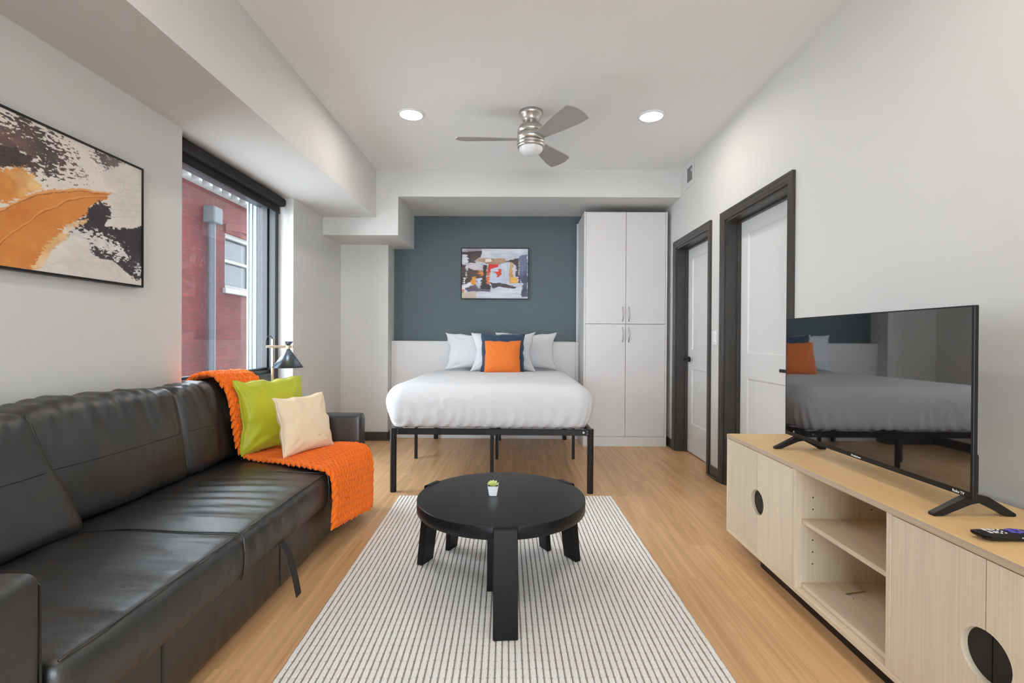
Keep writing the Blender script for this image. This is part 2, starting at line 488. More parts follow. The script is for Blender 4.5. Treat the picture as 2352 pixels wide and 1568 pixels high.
RP = 0.0236                                  # rug rib pitch
def rug_mat():
    m, nt, b = mat_new('woven_rug')
    tc = N(nt, 'ShaderNodeTexCoord'); sx = N(nt, 'ShaderNodeSeparateXYZ'); link(nt, tc.outputs['Object'], sx.inputs[0])
    def mth(op, a, bb=None):
        n = N(nt, 'ShaderNodeMath', operation=op)
        if hasattr(a, 'links'): link(nt, a, n.inputs[0])
        else: n.inputs[0].default_value = a
        if bb is not None:
            if hasattr(bb, 'links'): link(nt, bb, n.inputs[1])
            else: n.inputs[1].default_value = bb
        return n.outputs[0]
    u = mth('DIVIDE', sx.outputs['X'], RP)
    fu = mth('FRACT', mth('ADD', u, 200.0))
    du = mth('ABSOLUTE', mth('SUBTRACT', fu, 0.5))        # 0.5 in the groove, 0 on the rib
    groove = ramp(nt, du, [(0.35, (0, 0, 0)), (0.42, (1, 1, 1))])
    col_i = mth('FLOOR', mth('ADD', u, 200.5))
    par = mth('MULTIPLY', mth('MODULO', mth('MULTIPLY', col_i, 7.0), 5.0), 0.03)
    v = mth('ADD', mth('DIVIDE', sx.outputs['Y'], 0.043), par)
    fv = mth('FRACT', mth('ADD', v, 100.0))
    dv = mth('ABSOLUTE', mth('SUBTRACT', fv, 0.5))
    tick = mth('MULTIPLY', ramp(nt, dv, [(0.04, (1, 1, 1)), (0.09, (0, 0, 0))]), ramp(nt, du, [(0.24, (0, 0, 0)), (0.29, (1, 1, 1))]))
    f = mth('MAXIMUM', groove, mth('MULTIPLY', tick, 0.7))
    # fine strands on the white rib
    st = mth('SINE', mth('MULTIPLY', u, 6.2832 * 4))
    mp = N(nt, 'ShaderNodeMapping'); mp.inputs['Scale'].default_value = (900, 60, 1); link(nt, tc.outputs['Object'], mp.inputs['Vector'])
    nz = N(nt, 'ShaderNodeTexNoise', Scale=1.0, Detail=3.0); link(nt, mp.outputs[0], nz.inputs['Vector'])
    wv = mth('ADD', mth('MULTIPLY', st, 0.16), nz.outputs['Fac'])
    white = ramp(nt, wv, [(0.25, (0.70, 0.68, 0.64)), (0.5, (0.89, 0.88, 0.855)), (0.8, (0.93, 0.925, 0.905))])
    tan = ramp(nt, nz.outputs['Fac'], [(0.3, (0.20, 0.16, 0.125)), (0.7, (0.42, 0.355, 0.29))])
    mx = N(nt, 'ShaderNodeMix', data_type='RGBA')
    link(nt, f, mx.inputs[0]); link(nt, white, mx.inputs[6]); link(nt, tan, mx.inputs[7])
    link(nt, mx.outputs[2], b.inputs['Base Color'])
    b.inputs['Roughness'].default_value = 0.92
    bp = N(nt, 'ShaderNodeBump', Strength=0.4, Distance=0.003)
    link(nt, wv, bp.inputs['Height']); link(nt, bp.outputs['Normal'], b.inputs['Normal'])
    return m
M['rug'] = rug_mat()

def leaf_mat():
    m, nt, b = mat_new('succulent_leaf')
    tc = N(nt, 'ShaderNodeTexCoord'); sx = N(nt, 'ShaderNodeSeparateXYZ'); link(nt, tc.outputs['Generated'], sx.inputs[0])
    link(nt, ramp(nt, sx.outputs['Z'], [(0.2, (0.36, 0.46, 0.05)), (1.0, (0.80, 0.82, 0.36))]), b.inputs['Base Color'])
    b.inputs['Roughness'].default_value = 0.5
    return m
M['leaf'] = leaf_mat()

# ================================================================== THE SETTING
def struct(name, bm, mat, label, cat, parent=None, smooth=None):
    o = obj(name, bm, mat, parent, smooth=smooth)
    tag(o, label, cat, kind='structure')
    return o

# --- floor: sub-floor slab with planks as parts
bm = B(); box(bm, (XL - 0.5, YN - 0.2, -0.12), (XR + 0.3, YB + 0.2, -0.008))
floor = struct('floor', bm, M['gap'], 'light oak plank floor running towards the bed', 'floor')
PW, PL = 0.182, 1.22
bm = B(); box(bm, (-PW / 2 + 0.0001, -PL / 2 + 0.0001, -0.008), (PW / 2 - 0.0001, PL / 2 - 0.0001, 0.0), 0.0003, 1)
plank = obj('plank', bm, M['oak_floor'], floor, local=True)
first = True
rnd = random.Random(11)
ncol = int((XR + 0.02 - (XL - 0.4)) / PW) + 1
for i in range(ncol):
    y = YN - rnd.random() * PL + PL / 2
    x = XL - 0.4 + (i + 0.5) * PW
    while y - PL / 2 < YB + 0.05:
        o = plank if first else plank.copy()
        if not first: C.objects.link(o)
        first = False
        o.location = (x, y, 0); o.parent = floor
        y += PL

# --- ceiling, walls, beams
bm = B(); box(bm, (XL - 0.5, YN - 0.2, CZ), (XR + 0.3, YB + 0.2, CZ + 0.12))
struct('ceiling', bm, M['ceil'], 'plain off-white ceiling above the fan', 'ceiling')
bm = B(); box(bm, (XL - 0.4, YN, SOF_Z), (SOF_X, BEAM_Y, CZ))
struct('beam', bm, M['wall'], 'long boxed soffit running above the window side of the room', 'beam')
bm = B(); box(bm, (XL - 0.4, BEAM_Y, ALC_Z), (XR + 0.001, YB, CZ)); 
struct('beam', bm, M['wall'], 'boxed cross beam over the bed alcove', 'beam')
bm = B(); box(bm, (XL - 0.4, BEAM_Y, BEAM_Z), (ALC_X, YB, ALC_Z))
struct('beam', bm, M['wall'], 'lower beam step in the corner left of the alcove', 'beam')
bm = B(); box(bm, (XL - 0.4, COL_Y, 0), (COL_X, YB, BEAM_Z))
struct('column', bm, M['wall'], 'square white pier left of the bed', 'column')
bm = B(); box(bm, (COL_X - 0.3, YB, -0.1), (XR + 0.2, YB + 0.15, CZ))
struct('wall_back', bm, M['teal'], 'slate blue accent wall behind the bed', 'wall')
bm = B()
for lo, hi in (((XL - 0.4, -0.1), (-1.0, CZ)), ((1.55, -0.1), (XR + 0.2, CZ)), ((-1.0, 2.50), (1.55, CZ)), ((-1.0, -0.1), (1.55, 0.10))): box(bm, (lo[0], YN - 0.15, lo[1]), (hi[0], YN, hi[1]))
struct('wall_front', bm, M['wall'], 'white wall behind the viewer', 'wall')
bm = B()
box(bm, (XL - 0.28, YN, -0.1), (XL, WIN0, SOF_Z + 0.01))
box(bm, (XL - 0.28, WIN1, -0.1), (XL, COL_Y + 0.01, SOF_Z + 0.01))
box(bm, (XL - 0.28, WIN0, -0.1), (XL, WIN1, 0.10))
struct('wall_left', bm, M['wall'], 'white wall with the big window behind the sofa', 'wall')

# right wall with two door openings
D1 = (4.175, 5.005, 2.085); D2 = (2.955, 3.845, 2.085)       # clear openings y0, y1, top
bm = B()
for y0, y1, z0, z1 in ((YN, D2[0], -0.1, CZ), (D2[1], D1[0], -0.1, CZ), (D1[1], YB, -0.1, CZ), (D2[0], D2[1], D2[2], CZ), (D1[0], D1[1], D1[2], CZ)):
    box(bm, (XR, y0, z0), (XR + 0.16, y1, z1))
box(bm, (XR + 0.16, D2[0] - 0.1, -0.1), (XR + 0.2, D1[1] + 0.1, CZ))
struct('wall_right', bm, M['wall'], 'white wall with two white doors behind the television', 'wall')

# --- doors
def casing_prof(w=0.066, t=0.021):
    # (distance from opening outward, proud of wall)
    return [(0, 0), (0, 0.010), (0.006, 0.013), (0.018, 0.013), (0.022, 0.017), (0.046, 0.017), (0.050, t), (w, t), (w, 0)]

def door(name, d, label, lever_y, lever_dir):
    y0, y1, zt = d
    t = thing(name, label, 'door', (XR, (y0 + y1) / 2, 0), kind='structure')
    # mitred casing
    bm = B(); pr = casing_prof()
    rows = []
    for (dd, p) in pr:
        rows.append([bm.verts.new(c) for c in ((XR - p, y0 - dd, 0), (XR - p, y0 - dd, zt + dd), (XR - p, y1 + dd, zt + dd), (XR - p, y1 + dd, 0))])
    for a, b2 in zip(rows, rows[1:] + rows[:1]):
        for k in range(3): bm.faces.new((a[k], a[k + 1], b2[k + 1], b2[k]))
    bm.faces.new([r[0] for r in rows]); bm.faces.new([r[3] for r in rows])
    obj('casing', bm, M['trim'], t)
    bm = B()
    box(bm, (XR - 0.002, y0 - 0.001, 0), (XR + 0.155, y0 + 0.018, zt + 0.001)); box(bm, (XR - 0.002, y1 - 0.018, 0), (XR + 0.155, y1 + 0.001, zt + 0.001))
    box(bm, (XR - 0.002, y0, zt - 0.018), (XR + 0.155, y1, zt + 0.001))
    sx = XR + 0.112
    box(bm, (sx - 0.030, y0 + 0.018, 0), (sx - 0.002, y0 + 0.030, zt - 0.018)); box(bm, (sx - 0.030, y1 - 0.030, 0), (sx - 0.002, y1 - 0.018, zt - 0.018))
    box(bm, (sx - 0.030, y0 + 0.018, zt - 0.030), (sx - 0.002, y1 - 0.018, zt - 0.018))
    obj('jamb', bm, M['trim'], t)
    # slab with two recessed panels
    a, b2 = y0 + 0.020, y1 - 0.020; z0, z1 = 0.012, zt - 0.021
    m0, m1 = a + 0.115, b2 - 0.115
    pan = ((0.30, 0.85), (1.04, 1.955))
    bm = B(); th = 0.009
    box(bm, (sx + th, a, z0), (sx + 0.04, b2, z1))
    ys = [a, m0, m1, b2]
    for q0, q1 in ((a, m0), (m1, b2)): box(bm, (sx, q0, z0), (sx + th, q1, z1))
    for q0, q1 in ((z0, pan[0][0]), (pan[0][1], pan[1][0]), (pan[1][1], z1)): box(bm, (sx, m0, q0), (sx + th, m1, q1))
    slab = obj('slab', bm, M['door'], t)
    for q0, q1 in pan:
        bm = B(); e = 0.010
        v = [bm.verts.new(c) for c in ((sx, m0, q0), (sx, m1, q0), (sx, m1, q1), (sx, m0, q1))]
        w = [bm.verts.new(c) for c in ((sx + th - 0.0005, m0 + e, q0 + e), (sx + th - 0.0005, m1 - e, q0 + e), (sx + th - 0.0005, m1 - e, q1 - e), (sx + th - 0.0005, m0 + e, q1 - e))]
        for k in range(4): bm.faces.new((v[k], v[(k + 1) % 4], w[(k + 1) % 4], w[k]))
        bm.faces.new(w)
        obj('panel', bm, M['door'], slab)
    # lever handle
    h = obj('handle', cyl(B(), (sx - 0.006, lever_y, 0.945), 0.027, 0.012, 'X', 28), M['blackpl'], t, smooth=False)
    bm = B(); cyl(bm, (sx - 0.03, lever_y, 0.945), 0.010, 0.05, 'X', 16)
    e = lever_y + lever_dir * 0.115
    box(bm, (sx - 0.058, min(lever_y - lever_dir * 0.012, e), 0.934), (sx - 0.044, max(lever_y - lever_dir * 0.012, e), 0.956), 0.004)
    obj('lever', bm, M['blackpl'], h)
    return t

door('door_1', D1, 'white two-panel door in dark casing beside the wardrobe', D1[1] - 0.075, -1)
door('door_2', D2, 'white two-panel door in dark casing behind the television', D2[0] + 0.085, 1)

# --- baseboards
def baseboard(name, segs, label):
    bm = B()
    for lo, hi in segs: box(bm, lo, hi, 0.004, 1)
    struct(name, bm, M['trim'], label, 'baseboard')
bh = 0.095
baseboard('baseboard_right', [((XR - 0.014, YN, 0), (XR, D2[0] - 0.067, bh)), ((XR - 0.014, D2[1] + 0.067, 0), (XR, D1[0] - 0.067, bh)), ((XR - 0.014, D1[1] + 0.067, 0), (XR, YB, bh)),
                              ((XR - 0.028, D2[1] + 0.067, 0), (XR - 0.014, D1[0] - 0.067, 0.018))], 'dark grey baseboard between the two doors')
baseboard('baseboard_left', [((XL, YN, 0), (XL + 0.014, COL_Y, bh))], 'dark grey baseboard behind the sofa')
baseboard('baseboard_back', [((XL, COL_Y - 0.014, 0), (COL_X + 0.014, COL_Y, bh)), ((COL_X, COL_Y - 0.014, 0), (COL_X + 0.014, 5.56, bh)),
                             ((XL, COL_Y - 0.028, 0), (COL_X + 0.026, COL_Y - 0.012, 0.02))], 'dark grey baseboard around the white pier')

# grey metal cladding on the outside of the wall, ribbed in the window reveals
M['cladding'] = plain('grey_blue_cladding', (0.26, 0.30, 0.33), 0.55)
bm = B()
for a, b in ((YN - 0.2, WIN0), (WIN1, YB + 0.2)): box(bm, (XL - 0.41, a, -0.13), (XL - 0.281, b, CZ + 0.13))
for a, b in ((WIN0, WIN1),): box(bm, (XL - 0.41, a, -0.13), (XL - 0.281, b, 0.10)); box(bm, (XL - 0.41, a, SOF_Z), (XL - 0.281, b, CZ + 0.13))
for x in (-2.285, -2.325, -2.355): box(bm, (x - 0.006, WIN1 - 0.012, 0.1), (x + 0.006, WIN1 + 0.001, SOF_Z))
struct('trim_1', bm, M['cladding'], 'grey ribbed cladding just outside the window glass', 'cladding')

# --- window
win = thing('window_1', 'tall black framed window behind the sofa', 'window', (XL - 0.2, (WIN0 + WIN1) / 2, 0.10), kind='structure')
fx0, fx1 = -2.25, -2.09
bm = B(); box(bm, (fx0, WIN1 - 0.055, 0.10), (fx1, WIN1, SOF_Z), 0.003); box(bm, (fx0, WIN0, 0.10), (fx1, WIN0 + 0.055, SOF_Z), 0.003)
obj('stile', bm, M['winframe'], win)
bm = B(); box(bm, (fx0, WIN0 + 0.055, 0.10), (fx1, WIN1 - 0.055, 0.16), 0.003)
box(bm, (fx0, WIN0 + 0.055, 2.27), (fx1, WIN1 - 0.055, SOF_Z), 0.003)
obj('head_and_sill_rail', bm, M['winframe'], win)
bm = B(); box(bm, (fx0, WIN0 + 0.055, 0.755), (fx1 - 0.015, WIN1 - 0.055, 0.835), 0.003)
box(bm, (fx0 + 0.02, WIN0 + 0.055, 0.835), (fx1 - 0.04, WIN1 - 0.055, 0.86), 0.003); box(bm, (fx0 + 0.03, WIN0 + 0.055, 0.86), (fx1 - 0.075, WIN1 - 0.055, 0.878), 0.003)
obj('transom', bm, M['winframe'], win)
bm = B(); box(bm, (-2.20, WIN1 - 0.075, 0.878), (-2.15, WIN1 - 0.054, 2.28), 0.003); box(bm, (-2.20, WIN0 + 0.054, 0.878), (-2.15, WIN0 + 0.075, 2.28), 0.003)
obj('glazing_bead', bm, M['winframe'], win)
for z0, z1 in ((0.878, 2.275), (0.16, 0.755)):
    bm = B()
    v = [bm.verts.new(c) for c in ((-2.19, WIN0 + 0.05, z0), (-2.19, WIN1 - 0.05, z0), (-2.19, WIN1 - 0.05, z1), (-2.19, WIN0 + 0.05, z1))]
    bm.faces.new(v)
    obj('pane', bm, M['glass'], win)

# unseen window added in the end wall to let in fill daylight
fill_win = thing('added_fill_window', 'unseen black framed window added behind the viewer for fill daylight', 'window', (0.275, YN - 0.08, 0.10), kind='structure')
bm = B()
for x in (-1.0, -0.167, 0.667, 1.50): box(bm, (x, YN - 0.12, 0.10), (x + 0.05, YN - 0.06, 2.50), 0.003)
for z in (0.10, 2.45): box(bm, (-1.0, YN - 0.115, z), (1.55, YN - 0.065, z + 0.05), 0.003)
obj('window_frame', bm, M['winframe'], fill_win)
for x in (-0.95, -0.117, 0.717):
    bm = B(); bm.faces.new([bm.verts.new(c) for c in ((x, YN - 0.09, 0.15), (x + 0.783, YN - 0.09, 0.15), (x + 0.783, YN - 0.09, 2.45), (x, YN - 0.09, 2.45))])
    obj('pane', bm, M['glass'], fill_win)
# --- roller blind
bl = thing('roller_blind', 'rolled-up black roller blind at the top of the window', 'blind', (-2.03, 3.54, 2.22))
bm = B(); box(bm, (-2.075, WIN0 + 0.02, 2.275), (-2.005, WIN1 - 0.03, 2.345), 0.02, 4)
obj('cassette', bm, M['blind'], bl)
bm = B(); box(bm, (-2.064, WIN0 + 0.03, 2.225), (-2.058, WIN1 - 0.045, 2.29))
f = obj('blind_fabric', bm, M['blind'], bl)
bm = B(); box(bm, (-2.067, WIN0 + 0.03, 2.215), (-2.055, WIN1 - 0.045, 2.232), 0.003)
obj('hem_bar', bm, M['blind'], f)
bm = B(); tube(bm, [(-2.02, WIN1 - 0.012, 2.30), (-2.02, WIN1 - 0.012, 0.93)], 0.0018, 6); tube(bm, [(-2.005, WIN1 - 0.012, 2.30), (-2.005, WIN1 - 0.012, 0.93)], 0.0018, 6)
obj('pull_chain', bm, M['white'], bl)
bm = B(); box(bm, (-2.028, WIN1 - 0.02, 0.895), (-1.998, WIN1, 0.935), 0.004)
obj('chain_holder', bm, M['ceramic'], bl)

# ================================================================== OUTSIDE
bm = B(); box(bm, (-30, -25, -4.3), (30, 35, -4.0))  # out of view; pale so daylight bounces up to the soffit
struct('ground', bm, plain('pale_bounce_concrete', (0.55, 0.55, 0.54), 0.9, bump=0.2), 'unseen alley ground, kept pale to bounce daylight up to the soffit', 'ground')
bm = B()  # unseen outer mass added to keep sky light off the brick facade
box(bm, (XL - 0.41, YN - 0.21, CZ + 0.13), (6, 13, 10.0)); box(bm, (XL - 0.41, YB + 0.21, -4.0), (6, 13, CZ + 0.13)); box(bm, (XL - 0.41, YN - 0.21, -4.0), (6, YB + 0.21, -0.13))
struct('shading_outer_wall', bm, plain('grey_render', (0.45, 0.45, 0.44), 0.9), 'unseen outer walls and storeys of this building, added to shade the brick facade', 'wall')
bx = -5.2
bb = thing('brick_building', 'red brick building with pale cornice seen through the window', 'building', (bx - 0.5, 9.0, -4.0))
bm = B()
w0, w1, wz0, wz1 = 8.62, 9.72, 2.02, 3.02
for y0, y1, z0, z1 in ((6.7, w0, -4, 3.62), (w1, 11.4, -4, 3.62), (w0, w1, -4, wz0), (w0, w1, wz1, 3.62)): box(bm, (bx - 1.5, y0, z0), (bx, y1, z1))
obj('brick_wall', bm, M['brick'], bb)
bm = B(); box(bm, (bx - 1.5, 6.7, 3.62), (bx + 0.10,  11.4, 3.72)); box(bm, (bx - 1.5, 6.7, 3.72), (bx + 0.28,  11.4, 3.84), 0.02); box(bm, (bx - 1.5, 6.7, 3.84), (bx + 0.22,  11.4, 3.90))
co = obj('cornice', bm, M['sill'], bb)
bm = B(); box(bm, (bx + 0.09, -0.035, 3.60), (bx + 0.22, 0.035, 3.72), 0.012)
br0 = obj('bracket', bm, M['sill'], co)
me = br0.data
for k in range(0, 18):
    o = br0 if k == 0 else br0.copy()
    if k: C.objects.link(o); o.parent = co
    o.location = (0, 6.85 + 0.26 * k, 0)
wd = obj('window', box(box(box(box(box(B(), (bx - 0.12, w0, wz0), (bx - 0.05, w0 + 0.09, wz1)), (bx - 0.12, w1 - 0.09, wz0), (bx - 0.05, w1, wz1)), (bx - 0.12, w0, wz1 - 0.08), (bx - 0.05, w1, wz1)), (bx - 0.12, w0, wz0), (bx - 0.05, w1, wz0 + 0.06)), (bx - 0.13, w0, (wz0 + wz1) / 2 - 0.02), (bx - 0.06, w1, (wz0 + wz1) / 2 + 0.03)), M['sill'], bb)
bm = B(); box(bm, (bx - 0.16, w0, wz0), (bx - 0.13, w1, wz1)); obj('pane', bm, M['darkglass'], wd)
bm = B(); box(bm, (bx - 0.13, w0 - 0.06, wz0 - 0.09), (bx + 0.06, w1 + 0.06, wz0), 0.01); obj('sill', bm, M['sill'], bb)
bm = B()
arc = [(w0 - 0.02, wz1)] + [(w0 + (w1 - w0) * k / 12, wz1 + 0.10 * math.sin(PI * k / 12)) for k in range(1, 12)] + [(w1 + 0.02, wz1)] + [(w1 + 0.02 - (w1 - w0 + 0.04) * k / 12, wz1 + 0.14 + 0.10 * math.sin(PI * k / 12)) for k in range(0, 13)]
prism(bm, arc, 'X', bx - 0.02, bx + 0.03); obj('arched_lintel', bm, M['brick'], bb)
bm = B(); cyl(bm, (bx + 0.08, 8.12, -0.6), 0.06, 7.4, 'Z', 14); obj('downpipe', bm, M['downpipe'], bb)
bm = B(); box(bm, (bx, 8.0, 3.05), (bx + 0.2, 8.24, 3.32), 0.02); obj('hopper_head', bm, M['downpipe'], bb)

# ================================================================== CEILING FITTINGS
def ceiling_light(x, y, label):
    t = thing('recessed_light', label, 'light', (x, y, CZ), group='recessed ceiling lights')
    bm = B(); lathe(bm, [(0.084, -0.012), (0.097, -0.010), (0.100, -0.004), (0.100, 0.0), (0.080, 0.0), (0.080, -0.010)], (x, y, CZ), 40, False)
    obj('trim_ring', bm, M['ceramic'], t, smooth=True)
    bm = B(); lathe(bm, [(0.0, -0.0105), (0.085, -0.0100), (0.085, -0.002), (0.0, -0.002)], (x, y, CZ), 40, False)
    obj('diffuser', bm, M['lens'], t)
    L = bpy.data.lights.new('disc_light', 'AREA'); L.shape = 'DISK'; L.size = 0.17; L.energy = LAMP_W; L.color = LAMP_COL
    lo = bpy.data.objects.new('disc_light', L); C.objects.link(lo); lo.parent = t; lo.location = (0, 0, -0.016)
    return t
ceiling_light(-0.806, 3.69, 'lit round recessed light left of the ceiling fan')
ceiling_light(1.020, 3.71, 'lit round recessed light right of the ceiling fan')
for yy in (1.10, -1.45):  # four more discs added out of view to light the near room
    for xx, w in ((-0.806, 'sofa'), (1.020, 'console')):
        ceiling_light(xx, yy, 'unseen recessed light added over the %s, %s' % (w, 'nearer the bed' if yy > 0 else 'far from the bed'))

fan = thing('ceiling_fan', 'brushed nickel ceiling fan with three silver blades', 'fan', (0.104, 3.66, CZ))
fc = (0.104, 3.66, 0)
bm = B(); lathe(bm, [(0.0, CZ), (0.090, CZ), (0.090, CZ - 0.020), (0.084, CZ - 0.030), (0.080, CZ - 0.034), (0.066, CZ - 0.060), (0.060, CZ - 0.085), (0.0, CZ - 0.085)], fc, 48, False)
obj('canopy', bm, M['steel'], fan, smooth=True)
bm = B(); lathe(bm, [(0.0, CZ - 0.084), (0.058, CZ - 0.084), (0.062, CZ - 0.092), (0.090, CZ - 0.112), (0.101, CZ - 0.135), (0.102, CZ - 0.160), (0.099, CZ - 0.161), (0.099, CZ - 0.165), (0.102, CZ - 0.166), (0.102, CZ - 0.228), (0.0, CZ - 0.228)], fc, 48, False)
obj('motor_housing', bm, M['steel'], fan, smooth=True)
bm = B(); lathe(bm, [(0.0, CZ - 0.228), (0.106, CZ - 0.228), (0.108, CZ - 0.236), (0.104, CZ - 0.246), (0.098, CZ - 0.247), (0.104, CZ - 0.250), (0.104, CZ - 0.262), (0.096, CZ - 0.270), (0.092, CZ - 0.272), (0.0, CZ - 0.272)], fc, 48, False)
obj('light_ring', bm, M['steel'], fan, smooth=True)
bm = B(); lathe(bm, [(0.090, CZ - 0.270), (0.088, CZ - 0.284), (0.076, CZ - 0.300), (0.050, CZ - 0.312), (0.0, CZ - 0.317)], fc, 48, False)
obj('light_dome', bm, M['frost'], fan, smooth=True)
def blade_mesh():
    top = []; n = 14
    # outline in (radius, chord): narrow root, broad slanted round tip
    out = [(0.085, -0.040), (0.20, -0.056), (0.34, -0.074), (0.46, -0.086), (0.545, -0.083), (0.560, -0.045), (0.565, 0.0), (0.556, 0.045), (0.530, 0.085), (0.515, 0.093), (0.42, 0.086), (0.30, 0.068), (0.20, 0.052), (0.085, 0.038)]
    bm = B()
    z0 = CZ - 0.205
    def P(r, c, dz): return (r, c, c * 0.25 + dz)
    a = [bm.verts.new(P(r, c, 0.003)) for r, c in out]; b = [bm.verts.new(P(r, c, -0.003)) for r, c in out]
    bm.faces.new(a); bm.faces.new(b)
    for k in range(len(out)): bm.faces.new((a[k], a[(k + 1) % len(out)], b[(k + 1) % len(out)], b[k]))
    return bm
bl0 = None
for ang in (181, 61, -56):
    if bl0 is None: bl0 = obj('blade', blade_mesh(), M['bladem'], fan, local=True); o = bl0
    else: o = bl0.copy(); C.objects.link(o)
    o.parent = fan; o.location = (0, 0, -0.205); o.rotation_euler = (0, 0, R(ang))
    if ang == 181:
        pass
# a blade whose chord climbs anticlockwise looks edge-on from the sofa side when it points left
for o in fan.children:
    if o.name.startswith('blade'): o.scale = (1, -1, 1)

# wall vent and switch
vent = thing('wall_vent', 'small white wall vent with grey grille near the ceiling corner', 'vent', (XR, 4.65, 2.72))
bm = B(); box(bm, (XR - 0.006, 4.53, 2.60), (XR, 4.78, 2.835), 0.002); obj('vent_frame', bm, M['white'], vent)
bm = B(); box(bm, (XR - 0.008, 4.572, 2.648), (XR - 0.005, 4.690, 2.782)); g = obj('grille', bm, M['grille'], vent)
for k in range(9):
    bm = B(); z = 2.655 + k * 0.0145; box(bm, (XR - 0.013, 4.574, z), (XR - 0.008, 4.688, z + 0.007)); obj('slat', bm, M['grille'], g)
bm = B(); box(bm, (XR - 0.016, 4.572, 2.725), (XR - 0.006, 4.586, 2.752), 0.002); obj('damper_tab', bm, M['white'], vent)
sw = thing('light_switch', 'white light switch plate between the two dark door casings', 'switch', (XR, 4.03, 1.16))
bm = B(); box(bm, (XR - 0.006, 3.995, 1.10), (XR, 4.065, 1.215), 0.003); obj('plate', bm, M['ceramic'], sw)
bm = B(); box(bm, (XR - 0.010, 4.013, 1.125), (XR - 0.005, 4.047, 1.19), 0.002); obj('rocker', bm, M['ceramic'], sw)

# ================================================================== WARDROBE AND HEADBOARD
wy = 5.19
wx0, wx1, wz = 0.722, 1.608, 2.502
wr = thing('wardrobe', 'tall white four-door wardrobe in the alcove', 'wardrobe', ((wx0 + wx1) / 2, wy, 0))
bm = B(); box(bm, (wx0, wy + 0.02, 0.0), (wx0 + 0.018, YB - 0.004, wz)); box(bm, (wx1 - 0.018, wy, 0.0), (wx1, YB - 0.004, wz)); box(bm, (wx0, wy, 0.0), (wx0 + 0.018, wy + 0.02, wz))
obj('side_panel', bm, M['white'], wr)
bm = B(); box(bm, (wx0 + 0.018, wy + 0.022, wz - 0.02), (wx1 - 0.018, YB - 0.006, wz)); obj('top_panel', bm, M['white'], wr)
bm = B(); box(bm, (wx0 + 0.018, YB - 0.02, 0.1), (wx1 - 0.018, YB - 0.006, wz - 0.02)); box(bm, (wx0 + 0.018, wy + 0.03, 1.29), (wx1 - 0.018, YB - 0.02, 1.31)); obj('carcass', bm, M['gap'], wr)
bm = B(); box(bm, (wx0 + 0.018, wy + 0.004, 0.0), (wx1 - 0.018, wy + 0.02, 0.103)); obj('plinth', bm, M['white'], wr)
bm = B(); box(bm, (wx0 - 0.022, YB - 0.02, 1.10), (wx0 - 0.001, YB - 0.003, wz - 0.02)); obj('filler_strip', bm, M['white'], wr)
xm = 1.168
def bow(x, z0, z1):
    bm = B(); pts = []
    for k in range(13):
        t = k / 12
        pts.append((x + 0.004 * math.sin(PI * t), wy - 0.001 - 0.026 * math.sin(PI * t) ** 0.7, z0 + (z1 - z0) * t))
    return tube(bm, pts, [0.0045 + 0.0015 * math.sin(PI * k / 12) for k in range(13)], 10)
for (x0, x1, z0, z1, hx, h0, h1, lab) in ((wx0 + 0.02, xm - 0.002, 1.308, wz - 0.003, 1.135, 1.335, 1.49, None), (xm + 0.002, wx1 - 0.02, 1.308, wz - 0.003, 1.200, 1.335, 1.49, None),
                                          (wx0 + 0.02, xm - 0.002, 0.106, 1.304, 1.135, 1.115, 1.272, None), (xm + 0.002, wx1 - 0.02, 0.106, 1.304, 1.200, 1.115, 1.272, None)):
    bm = B(); box(bm, (x0, wy, z0), (x1, wy + 0.019, z1), 0.0012, 1); d = obj('door', bm, M['white'], wr)
    obj('handle', bow(hx, h0, h1), M['handle'], d, smooth=True)

hb = thing('headboard', 'low white wall panel behind the bed pillows', 'headboard', (-0.35, 5.60, 0))
bm = B(); box(bm, (COL_X + 0.002, 5.555, 0.0), (wx0 - 0.045, YB - 0.002, 1.100), 0.002); obj('panel', bm, M['white'], hb)
bm = B(); box(bm, (COL_X + 0.001, 5.550, 1.100), (wx0 - 0.045, YB - 0.002, 1.112), 0.002); obj('cap_rail', bm, M['white'], hb)
bm = B(); box(bm, (wx0 - 0.044, 5.555, 0.0), (wx0 - 0.003, YB - 0.022, 1.108), 0.002); obj('filler_panel', bm, M['white'], hb)

# ================================================================== BED
bf = thing('bed_frame', 'black metal platform bed frame on slim legs', 'bed frame', (-0.176, 4.6, 0))
bx0, bx1, by0, by1 = -0.93, 0.578, 3.58, 5.54
rz0, rz1 = 0.428, 0.472
def rail(lo, hi, nm):
    bm = B(); box(bm, lo, hi, 0.004); return obj(nm, bm, M['black'], bf)
fr = rail((bx0 + 0.03, by0 + 0.005, rz0), (bx1 - 0.03, by0 + 0.035, rz1), 'foot_rail')
rail((bx0 + 0.03, by1 - 0.035, rz0), (bx1 - 0.03, by1 - 0.005, rz1), 'head_rail')
rail((bx0 + 0.006, by0 + 0.04, rz0), (bx0 + 0.036, by1 - 0.04, rz1), 'side_rail')
rail((bx1 - 0.036, by0 + 0.04, rz0), (bx1 - 0.006, by1 - 0.04, rz1), 'side_rail')
rail((-0.176 - 0.02, by0 + 0.04, rz0), (-0.176 + 0.02, by1 - 0.04, rz1), 'centre_rail')
bm = B(); cyl(bm, (0, 0, 0.238), 0.0235, 0.476, 'Z', 28)
leg = obj('leg', bm, M['black'], bf, local=True, smooth=None)
spots = [(bx0 + 0.022, by0 + 0.022), (bx1 - 0.022, by0 + 0.022), (bx0 + 0.022, by1 - 0.022), (bx1 - 0.022, by1 - 0.022)]
for k, (x, y) in enumerate(spots):
    o = leg if k == 0 else leg.copy()
    if k: C.objects.link(o); o.parent = bf
    o.location = (x + 0.176, y - 4.6, 0)
bm = B(); box(bm, (-0.0135, -0.0135, 0), (0.0135, 0.0135, rz0 + 0.005), 0.003)
